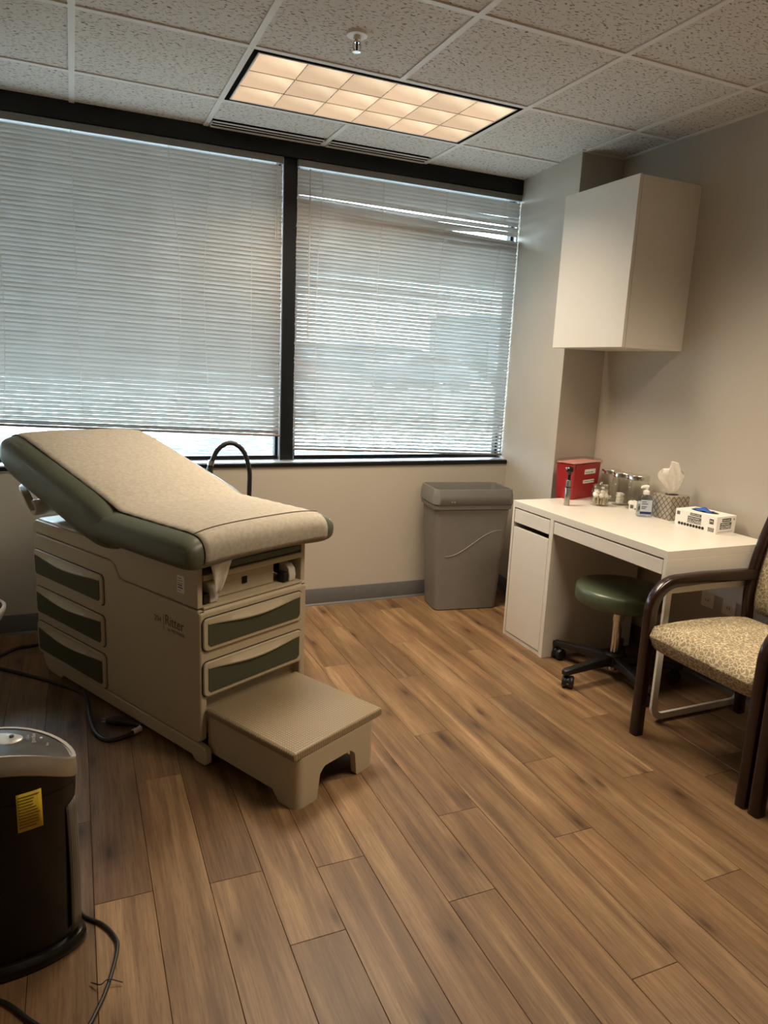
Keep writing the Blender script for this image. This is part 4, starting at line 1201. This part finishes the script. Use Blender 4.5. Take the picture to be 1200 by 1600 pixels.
# hand sanitizer
hs = thing('hand_sanitizer', 'clear pump bottle of hand sanitizer before the tissue box', 'bottle', (1.882, -0.286, DZ), math.radians(-28))
MB().loft([[(x, y, z) for x, y in rrect(w, d, r_, 4)] for w, d, r_, z in ((0.066, 0.036, 0.008, 0.0), (0.074, 0.042, 0.010, 0.004), (0.074, 0.042, 0.010, 0.06), (0.066, 0.038, 0.010, 0.088), (0.050, 0.032, 0.010, 0.102), (0.026, 0.026, 0.010, 0.108), (0.024, 0.024, 0.010, 0.113))]).build('bottle_body', gel_m, hs, ang=50)
MB().lathe([(0.0145, 0.110), (0.0155, 0.112), (0.0155, 0.126), (0.010, 0.130), (0.006, 0.132), (0.006, 0.144)], 18).build('pump_collar', white_plastic, hs, ang=40)
MB().tube([(0.008, 0, 0.147), (-0.006, 0, 0.148), (-0.024, -0.004, 0.146), (-0.028, -0.005, 0.140)], [0.008, 0.009, 0.006, 0.004], 10).build('pump_head', white_plastic, hs)
l_ = MB().box(-0.027, 0.027, -0.0222, -0.0208, 0.014, 0.085).build('label', mat('pale_label', (188, 198, 212), 0.5), hs)
MB().box(-0.027, 0.027, -0.0228, -0.0215, 0.016, 0.028).build('label_band', mat('navy_band', (30, 40, 84), 0.5), l_)
for k, (w, z) in enumerate(((0.022, 0.074), (0.03, 0.064), (0.026, 0.05), (0.02, 0.042))):
    MB().box(-0.022, -0.022 + w, -0.0228, -0.0215, z, z + 0.004).build('label_print', print_grey, l_)

# tissue box and tissue
tb = thing('tissue_box', 'brown lattice patterned cube tissue box on the desk', 'tissue box', (1.989, -0.342, DZ))
MB().box(-0.058, 0.058, -0.058, 0.058, 0, 0.116).build('carton', tissue_box_m, tb, bevel=0.0015)
MB().prism([(0.036 * math.cos(2 * PI * k / 24), 0.026 * math.sin(2 * PI * k / 24)) for k in range(24)], 'z', 0.1155, 0.1168).build('opening', dark_core, tb)
rows = []
for k in range(15):
    u = k / 14
    w = 0.020 + 0.046 * sstep(0.05, 0.66, u) + 0.003 * math.sin(9 * u)
    if u > 0.72: w *= 1 - 0.34 * ((u - 0.72) / 0.28) ** 1.8
    rw = []
    for j in range(17):
        q = j / 16 - 0.5
        fold = 0.010 * math.sin(q * 15 + 2 * u) * (0.5 + u) + 0.006 * math.sin(q * 31 + 7 * u)
        rw.append((q * 2 * w * 0.92 - 0.012 * u, q * -2 * w * 0.4 + fold, 0.118 + 0.150 * u + 0.012 * math.sin(q * 7 + 1.0) * u - 0.02 * u * abs(q) * 2))
    rows.append(rw)
ts = MB().raw([p for r_ in rows for p in r_], [(i * 17 + j, i * 17 + j + 1, (i + 1) * 17 + j + 1, (i + 1) * 17 + j) for i in range(14) for j in range(16)]).build('tissue', tissue_m, None, ang=80, sub=1)
ts.modifiers.new('thick', 'SOLIDIFY').thickness = 0.0005
ts.location = (1.985, -0.345, DZ)
tag(ts, 'white tissue sticking up out of the tissue box', 'tissue')

# glove box
gb = thing('glove_box', 'white carton of nitrile gloves at the desk end', 'carton', (1.977, -0.566, DZ), math.radians(-84))
GW, GD, GH = 0.216, 0.135, 0.078
MB().box(-GW / 2, GW / 2, -GD / 2, GD / 2, 0, GH).build('carton', white_card, gb, bevel=0.0012)
MB().prism([(0.068 * math.cos(2 * PI * k / 28) - 0.005, 0.032 * math.sin(2 * PI * k / 28)) for k in range(28)], 'z', GH - 0.0004, GH + 0.0006).build('opening', black_plastic, gb)
fy = -GD / 2 - 0.0004
MB().box(-0.030, 0.028, fy - 0.0004, fy + 0.001, 0.060, 0.072).build('brand_band', print_black, gb)
text('brand_print', 'KIRKLAND', 0.0105, (-0.027, fy - 0.0008, 0.0627), (PI / 2, 0, 0), white_card, gb)
MB().box(-0.040, 0.030, fy - 0.0004, fy + 0.001, 0.026, 0.056).build('name_band', print_grey, gb)
text('name_print', 'NITRILE EXAM', 0.0088, (-0.036, fy - 0.0008, 0.0455), (PI / 2, 0, 0), white_card, gb)
text('name_print', 'GLOVES', 0.0185, (-0.037, fy - 0.0009, 0.0285), (PI / 2, 0, 0), white_card, gb)
MB().box(0.072, 0.092, fy - 0.0004, fy + 0.001, 0.042, 0.064).build('size_band', print_black, gb)
text('size_print', 'M', 0.019, (0.0745, fy - 0.0008, 0.0465), (PI / 2, 0, 0), white_card, gb)
dot = MB().lathe([(0.0068, 0.0), (0.0068, 0.0008)], 16).xform(Matrix.Rotation(PI / 2, 4, 'X')).build('round_icon', print_black, gb); dot.location = (-0.082, fy, 0.014)
for k in range(1, 9):
    link('round_icon', dot.data, gb, loc=(-0.082 + 0.0155 * k, fy, 0.014))
MB().box(-0.1, -0.084, fy - 0.0004, fy + 0.001, 0.052, 0.068).build('seal_print', print_grey, gb)
for k in range(7):
    x = 0.068 + k * 0.0046
    MB().box(x, x + (0.0026 if k % 2 else 0.0014), fy - 0.0004, fy + 0.001, 0.007, 0.026).build('bar_print', print_black, gb)
ex_ = GW / 2 + 0.0004
RE = (PI / 2, 0, PI / 2)
MB().box(ex_ - 0.001, ex_ + 0.0004, -0.030, 0.030, 0.054, 0.068).build('brand_band', print_black, gb)
text('brand_print', 'KIRKLAND', 0.0105, (ex_ + 0.0008, -0.027, 0.0572), RE, white_card, gb)
MB().box(ex_ - 0.001, ex_ + 0.0004, -0.042, 0.036, 0.020, 0.050).build('name_band', print_grey, gb)
text('name_print', 'NITRILE EXAM', 0.0088, (ex_ + 0.0008, -0.036, 0.0400), RE, white_card, gb)
text('name_print', 'GLOVES', 0.0195, (ex_ + 0.0009, -0.038, 0.0228), RE, white_card, gb)
text('size_print', 'M', 0.012, (ex_ + 0.0008, 0.046, 0.058), RE, print_black, gb)
MB().box(ex_ - 0.001, ex_ + 0.0003, -0.055, 0.05, 0.0075, 0.0088).build('rule_print', print_grey, gb)
gm = []
for i in range(13):
    u = i / 12
    gm.append([(-0.058 + 0.088 * u, -0.022 + 0.044 * j / 8, 0.002 + 0.014 * math.sin(PI * u) * math.sin(PI * j / 8) + 0.003 * math.sin(11 * u + 3 * j / 8)) for j in range(9)])
gv = MB().raw([p for r_ in gm for p in r_], [(i * 9 + j, i * 9 + j + 1, (i + 1) * 9 + j + 1, (i + 1) * 9 + j) for i in range(12) for j in range(8)]).build('glove', blue_glove, None, ang=80)
gv.modifiers.new('thick', 'SOLIDIFY').thickness = 0.0008
gv.location = (1.977, -0.566, DZ + GH); gv.rotation_euler = (0, 0, math.radians(-84))
tag(gv, 'blue nitrile glove bulging from the glove carton', 'glove')

# ------------------------------------------------------------------ air purifier (front left)
PX, PY = -0.868, -1.235
ap = thing('air_purifier', 'black tower air purifier with silver top and yellow label', 'air purifier', (PX, PY, 0))
def lens(hw, front, back, z, n=20, tipy=0.0):
    pts = []
    for k in range(n + 1):                       # front arc, right to left
        a = k / n; x = hw * math.cos(PI * a); pts.append((x, tipy - front * max(0, 1 - (x / hw) ** 2) ** 0.62, z))
    for k in range(1, n):
        a = k / n; x = -hw * math.cos(PI * a); pts.append((x, tipy + back * max(0, 1 - (x / hw) ** 2) ** 0.56, z))
    return pts
MB().loft([lens(0.186, 0.076, 0.15, 0.0), lens(0.19, 0.08, 0.154, 0.006), lens(0.19, 0.08, 0.154, 0.022), lens(0.182, 0.072, 0.146, 0.032), lens(0.172, 0.066, 0.14, 0.034)]).build('base', gloss_black, ap, ang=35)
MB().loft([lens(0.168, 0.062, 0.130, 0.033), lens(0.172, 0.066, 0.134, 0.20), lens(0.176, 0.068, 0.136, 0.36), lens(0.182, 0.070, 0.138, 0.435)]).build('body', gloss_black, ap, ang=35)
def lens3(hw, front, back, zt, zf, zb_):
    # outline whose height runs from zt at the tips to zf mid front and zb_ mid back
    out = []
    for x, y, _ in lens(hw, front, back, 0):
        q2 = max(0.0, 1 - (x / hw) ** 2)
        out.append((x, y, zt + ((zf if y < 0 else zb_) - zt) * q2))
    return out
MB().loft([lens3(0.180, 0.068, 0.136, 0.43, 0.43, 0.43), lens3(0.1815, 0.069, 0.137, 0.447, 0.512, 0.48)], False, False).build('body_collar', gloss_black, ap, ang=40)
MB().loft([lens3(0.1825, 0.070, 0.138, 0.446, 0.512, 0.48), lens3(0.186, 0.071, 0.140, 0.449, 0.516, 0.484), lens3(0.1865, 0.068, 0.139, 0.475, 0.535, 0.505), lens3(0.184, 0.060, 0.136, 0.492, 0.551, 0.522)]).build('shoulder', silver_paint, ap, ang=40)
MB().loft([lens3(0.185, 0.061, 0.137, 0.490, 0.549, 0.520), lens3(0.185, 0.061, 0.137, 0.495, 0.554, 0.525), lens3(0.177, 0.055, 0.130, 0.495, 0.554, 0.525), lens3(0.177, 0.055, 0.130, 0.490, 0.549, 0.520)], False, False).build('rim', pale_silver, ap, ang=40)
MB().loft([lens3(0.178, 0.056, 0.131, 0.486, 0.540, 0.515), lens3(0.178, 0.056, 0.131, 0.492, 0.551, 0.522), lens3(0.10, 0.03, 0.075, 0.535, 0.549, 0.533), lens3(0.03, 0.01, 0.02, 0.546, 0.548, 0.545)]).build('control_panel', charcoal, ap, ang=50)
dial = MB().loft([[(-0.03 + 0.105 * s_ * math.cos(2 * PI * k / 40), 0.036 + 0.040 * s_ * math.sin(2 * PI * k / 40), z + 0.036) for k in range(40)] for s_, z in ((1, 0.500), (1, 0.505), (0.93, 0.508), (0.75, 0.5085))]).build('dial_plate', pale_silver, ap, ang=30)
MB().lathe([(0.036, 0.507), (0.034, 0.515), (0.027, 0.512), (0.026, 0.518), (0.015, 0.521)], 32, (-0.02, 0.036, 0.037)).build('dial', silver_paint, dial, ang=30)
MB().lathe([(0.005, 0.507), (0.005, 0.512)], 14, (0.052, 0.040, 0.036)).build('button', charcoal, dial)
text('panel_print', 'guardian', 0.013, (0.100, 0.012, 0.537), (0, 0, PI / 2), pale_silver, ap)
text('panel_print', 'CLEAN', 0.008, (0.088, 0.020, 0.541), (0, 0, PI / 2), pale_silver, ap)
text('panel_print', 'filter', 0.008, (0.128, 0.012, 0.524), (0, 0, PI / 2), pale_silver, ap)
MB().lathe([(0.003, 0.5), (0.003, 0.502)], 12, (0.112, 0.040, 0.030)).build('indicator', white_plastic, ap)
# recessed grille at the right tip
def tip_strip(z, grow):
    out = []
    for k in range(15):
        a = -0.62 + 1.72 * k / 14                      # front side < 0 < back side
        x = 0.174 * (1 - 0.30 * abs(a) ** 2.0)
        y = (-0.068 if a < 0 else 0.136) * max(0, 1 - (x / 0.174) ** 2) ** 0.6
        out.append((x + grow, y * (1 + grow * 3), z))
    return out
zs = [0.05 + 0.35 * k / 10 for k in range(11)]
gr = [[(x, y, z - (0.05 * max(0, (abs(y - 0.02) / 0.08)) ** 2 if z > 0.38 else 0)) for x, y, z in tip_strip(z, 0.006 + 0.003 * math.sin(PI * (z - 0.05) / 0.35))] for z in zs]
gmb = MB().raw([p for r_ in gr for p in r_], [(i * 15 + j, i * 15 + j + 1, (i + 1) * 15 + j + 1, (i + 1) * 15 + j) for i in range(10) for j in range(14)]).build('side_grille', grille_m, ap)
gmb.modifiers.new('thick', 'SOLIDIFY').thickness = 0.004
# yellow label follows the front face
def fronty(x, z): 
    hw, fr = 0.172 + 0.01 * z, 0.066 + 0.006 * z
    return -fr * max(0, 1 - (x / hw) ** 2) ** 0.62
ly = []
for i in range(7):
    x = 0.062 + 0.050 * i / 6
    ly.append([(x, fronty(x, z) - 0.0045, z) for z in (0.366, 0.459)])
yl = MB().raw([p for r_ in ly for p in r_], [(2 * i, 2 * i + 2, 2 * i + 3, 2 * i + 1) for i in range(6)]).build('warning_label', yellow_card, ap)
yl.modifiers.new('thick', 'SOLIDIFY').thickness = 0.0006
for k in range(11):
    z = 0.451 - k * 0.0075
    x1 = 0.065 + rnd.uniform(0.028, 0.043)
    pts = [(0.065 + (x1 - 0.065) * q / 3, z) for q in range(4)]
    mb = MB()
    v_ = []
    for x, zz in pts: v_ += [(x, fronty(x, zz) - 0.0055, zz - 0.0011), (x, fronty(x, zz) - 0.0055, zz + 0.0011)]
    mb.raw(v_, [(2 * i, 2 * i + 2, 2 * i + 3, 2 * i + 1) for i in range(3)]).build('label_print', print_brown, yl)
cpts = catmull([(-0.70, -1.12, .02), (-0.685, -1.165, .006), (-0.641, -1.213, .006), (-0.616, -1.262, .006), (-0.611, -1.307, .006), (-0.633, -1.395, .006), (-0.657, -1.457, .006), (-0.69, -1.51, .006), (-0.74, -1.50, .006), (-0.79, -1.445, .006), (-0.86, -1.363, .006), (-0.95, -1.34, .006)], 8)
MB().tube([(p[0] - PX, p[1] - PY, p[2]) for p in cpts], 0.0045, 8).build('power_cable', rubber, ap)
tw = catmull([(-0.672, -1.385, .006), (-0.652, -1.405, .012), (-0.635, -1.398, .014), (-0.605, -1.41, .006)], 5)
MB().tube([(p[0] - PX, p[1] - PY, p[2]) for p in tw], 0.0014, 6).build('twist_tie', rubber, ap)

# ------------------------------------------------------------------ bowl on a side table at the left edge
sdt = thing('side_table', 'low white side table just past the left edge, under the bowl', 'table', (-1.215, -0.02, 0))
box('table_top', white_lam, -0.2, 0.2, -0.22, 0.22, 0.35, 0.375, sdt, bevel=0.003)
for sx in (-0.17, 0.17):
    for sy in (-0.19, 0.19):
        box('leg', white_metal, sx - 0.015, sx + 0.015, sy - 0.015, sy + 0.015, 0, 0.35, sdt)
bw = thing('bowl', 'white rounded bowl with brown inside at the left edge', 'bowl', (-1.078, 0.02, 0.375))
MB().lathe([(0.07, 0.0), (0.10, 0.006), (0.14, 0.04), (0.155, 0.075), (0.156, 0.085), (0.150, 0.090), (0.143, 0.086)], 40, cap1=False).build('shell', white_plastic, bw, ang=60)
MB().lathe([(0.002, 0.012), (0.09, 0.014), (0.128, 0.042), (0.1425, 0.084)], 40, cap0=True, cap1=False).build('lining', liner_brown, bw, ang=60)

# ------------------------------------------------------------------ outside the windows
structure(box('ground', gravel_m, -60, 90, 1.4, 120, 0.35, 0.55), 'pale gravel ground outside the windows', 'ground')
structure(box('added_overhang', wall_paint, -6, 8, 1.16, 3.1, 2.98, 3.2), 'added unseen overhang that shades the upper blind slats', 'trim')  # unseen slab, added to keep skylight off the upper blind slats
bld_wall = mat('far_wall', (96, 110, 122), 0.8, var=0.06, scale=1.0)
bld_glass = mat('far_window_glass', (190, 206, 214), 0.2)
b1 = thing('office_building', 'distant grey office block with window rows, seen through the right blind', 'building', (52, 84, 0.55), 0.5)
box('block', bld_wall, -6.5, 6.5, -5, 5, 0, 7.4, b1)
box('roof_edge', bld_wall, -6.8, 6.8, -5.3, 5.3, 7.4, 7.9, b1)
wm = None
for r_ in range(3):
    for k in range(5):
        if wm is None:
            w_ = MB().box(-0.8, 0.8, -0.06, 0.06, -0.5, 0.5).build('window', bld_glass, b1, smooth=False); wm = w_.data
        else: w_ = link('window', wm, b1)
        w_.location = (-5.0 + 2.5 * k, -5.0, 1.6 + 2.2 * r_)
b2 = thing('low_building', 'long low building beyond the parking area', 'building', (34, 91, 0.55), 0.3)
box('block', bld_wall, -10, 10, -4, 4, 0, 3.2, b2); box('roof_edge', bld_wall, -10.4, 10.4, -4.4, 4.4, 3.2, 3.5, b2)
for k in range(8):
    link('window', wm, b2, loc=(-8.4 + 2.4 * k, -4.0, 1.8))
def car(x, y, rz, m, lab):
    c = thing('car', lab, 'car', (x, y, 0.55), rz, 'parked cars outside')
    prof = [(-2.1, 0.35), (-2.15, 0.75), (-1.9, 0.92), (-1.35, 0.98), (-0.75, 1.42), (0.75, 1.45), (1.35, 1.0), (2.0, 0.88), (2.15, 0.6), (2.1, 0.35)]
    MB().prism(prof, 'y', -0.85, 0.85).build('body', m, c, bevel=0.08, seg=2)
    MB().prism([(-1.15, 1.0), (-0.7, 1.36), (0.68, 1.38), (1.12, 1.02)], 'y', -0.87, 0.87).build('windows', gloss_black, c)
    for wx in (-1.3, 1.3):
        for wy in (-0.78, 0.78):
            MB().lathe([(0.16, -0.1), (0.31, -0.1), (0.33, -0.06), (0.33, 0.06), (0.31, 0.1), (0.16, 0.1)], 18).xform(Matrix.Translation((wx, wy, 0.33)) @ Matrix.Rotation(PI / 2, 4, 'X')).build('wheel', black_plastic, c)
car(11.5, 22, 0.2, mat('car_grey', (90, 104, 118), 0.3), 'blue grey car nearest the right window')
car(16.5, 30, 0.15, mat('car_silver', (150, 160, 168), 0.3), 'silver car parked farther out')
car(8.0, 31, 0.2, mat('car_red', (140, 60, 62), 0.3), 'dull red car parked at the left of the lot')
car(22.5, 31, 0.1, mat('car_dark', (50, 60, 70), 0.3), 'dark car parked at the right of the lot')
leaf_m = mat('far_foliage', (70, 88, 84), 0.9, var=0.4, scale=2.0)
bark_m = mat('far_bark', (70, 62, 56), 0.9)
crown = blob('crown', leaf_m, 2.0, 1.15, 11)
for x, y, s, lab in ((12.0, 52, 0.5, 'small bare looking tree behind the cars, leftmost'), (24, 52, 0.45, 'rounded tree in the middle of the parking area'), (31, 50, 0.5, 'rounded tree before the office block')):
    t = thing('tree', lab, 'tree', (x, y, 0.55), 0, 'trees outside')
    link('crown', crown, t, loc=(0, 0, 2.9 * s)).scale = (s, s, s)
    MB().lathe([(0.16, 0), (0.11, 1.6 * s)], 10).build('trunk', bark_m, t)
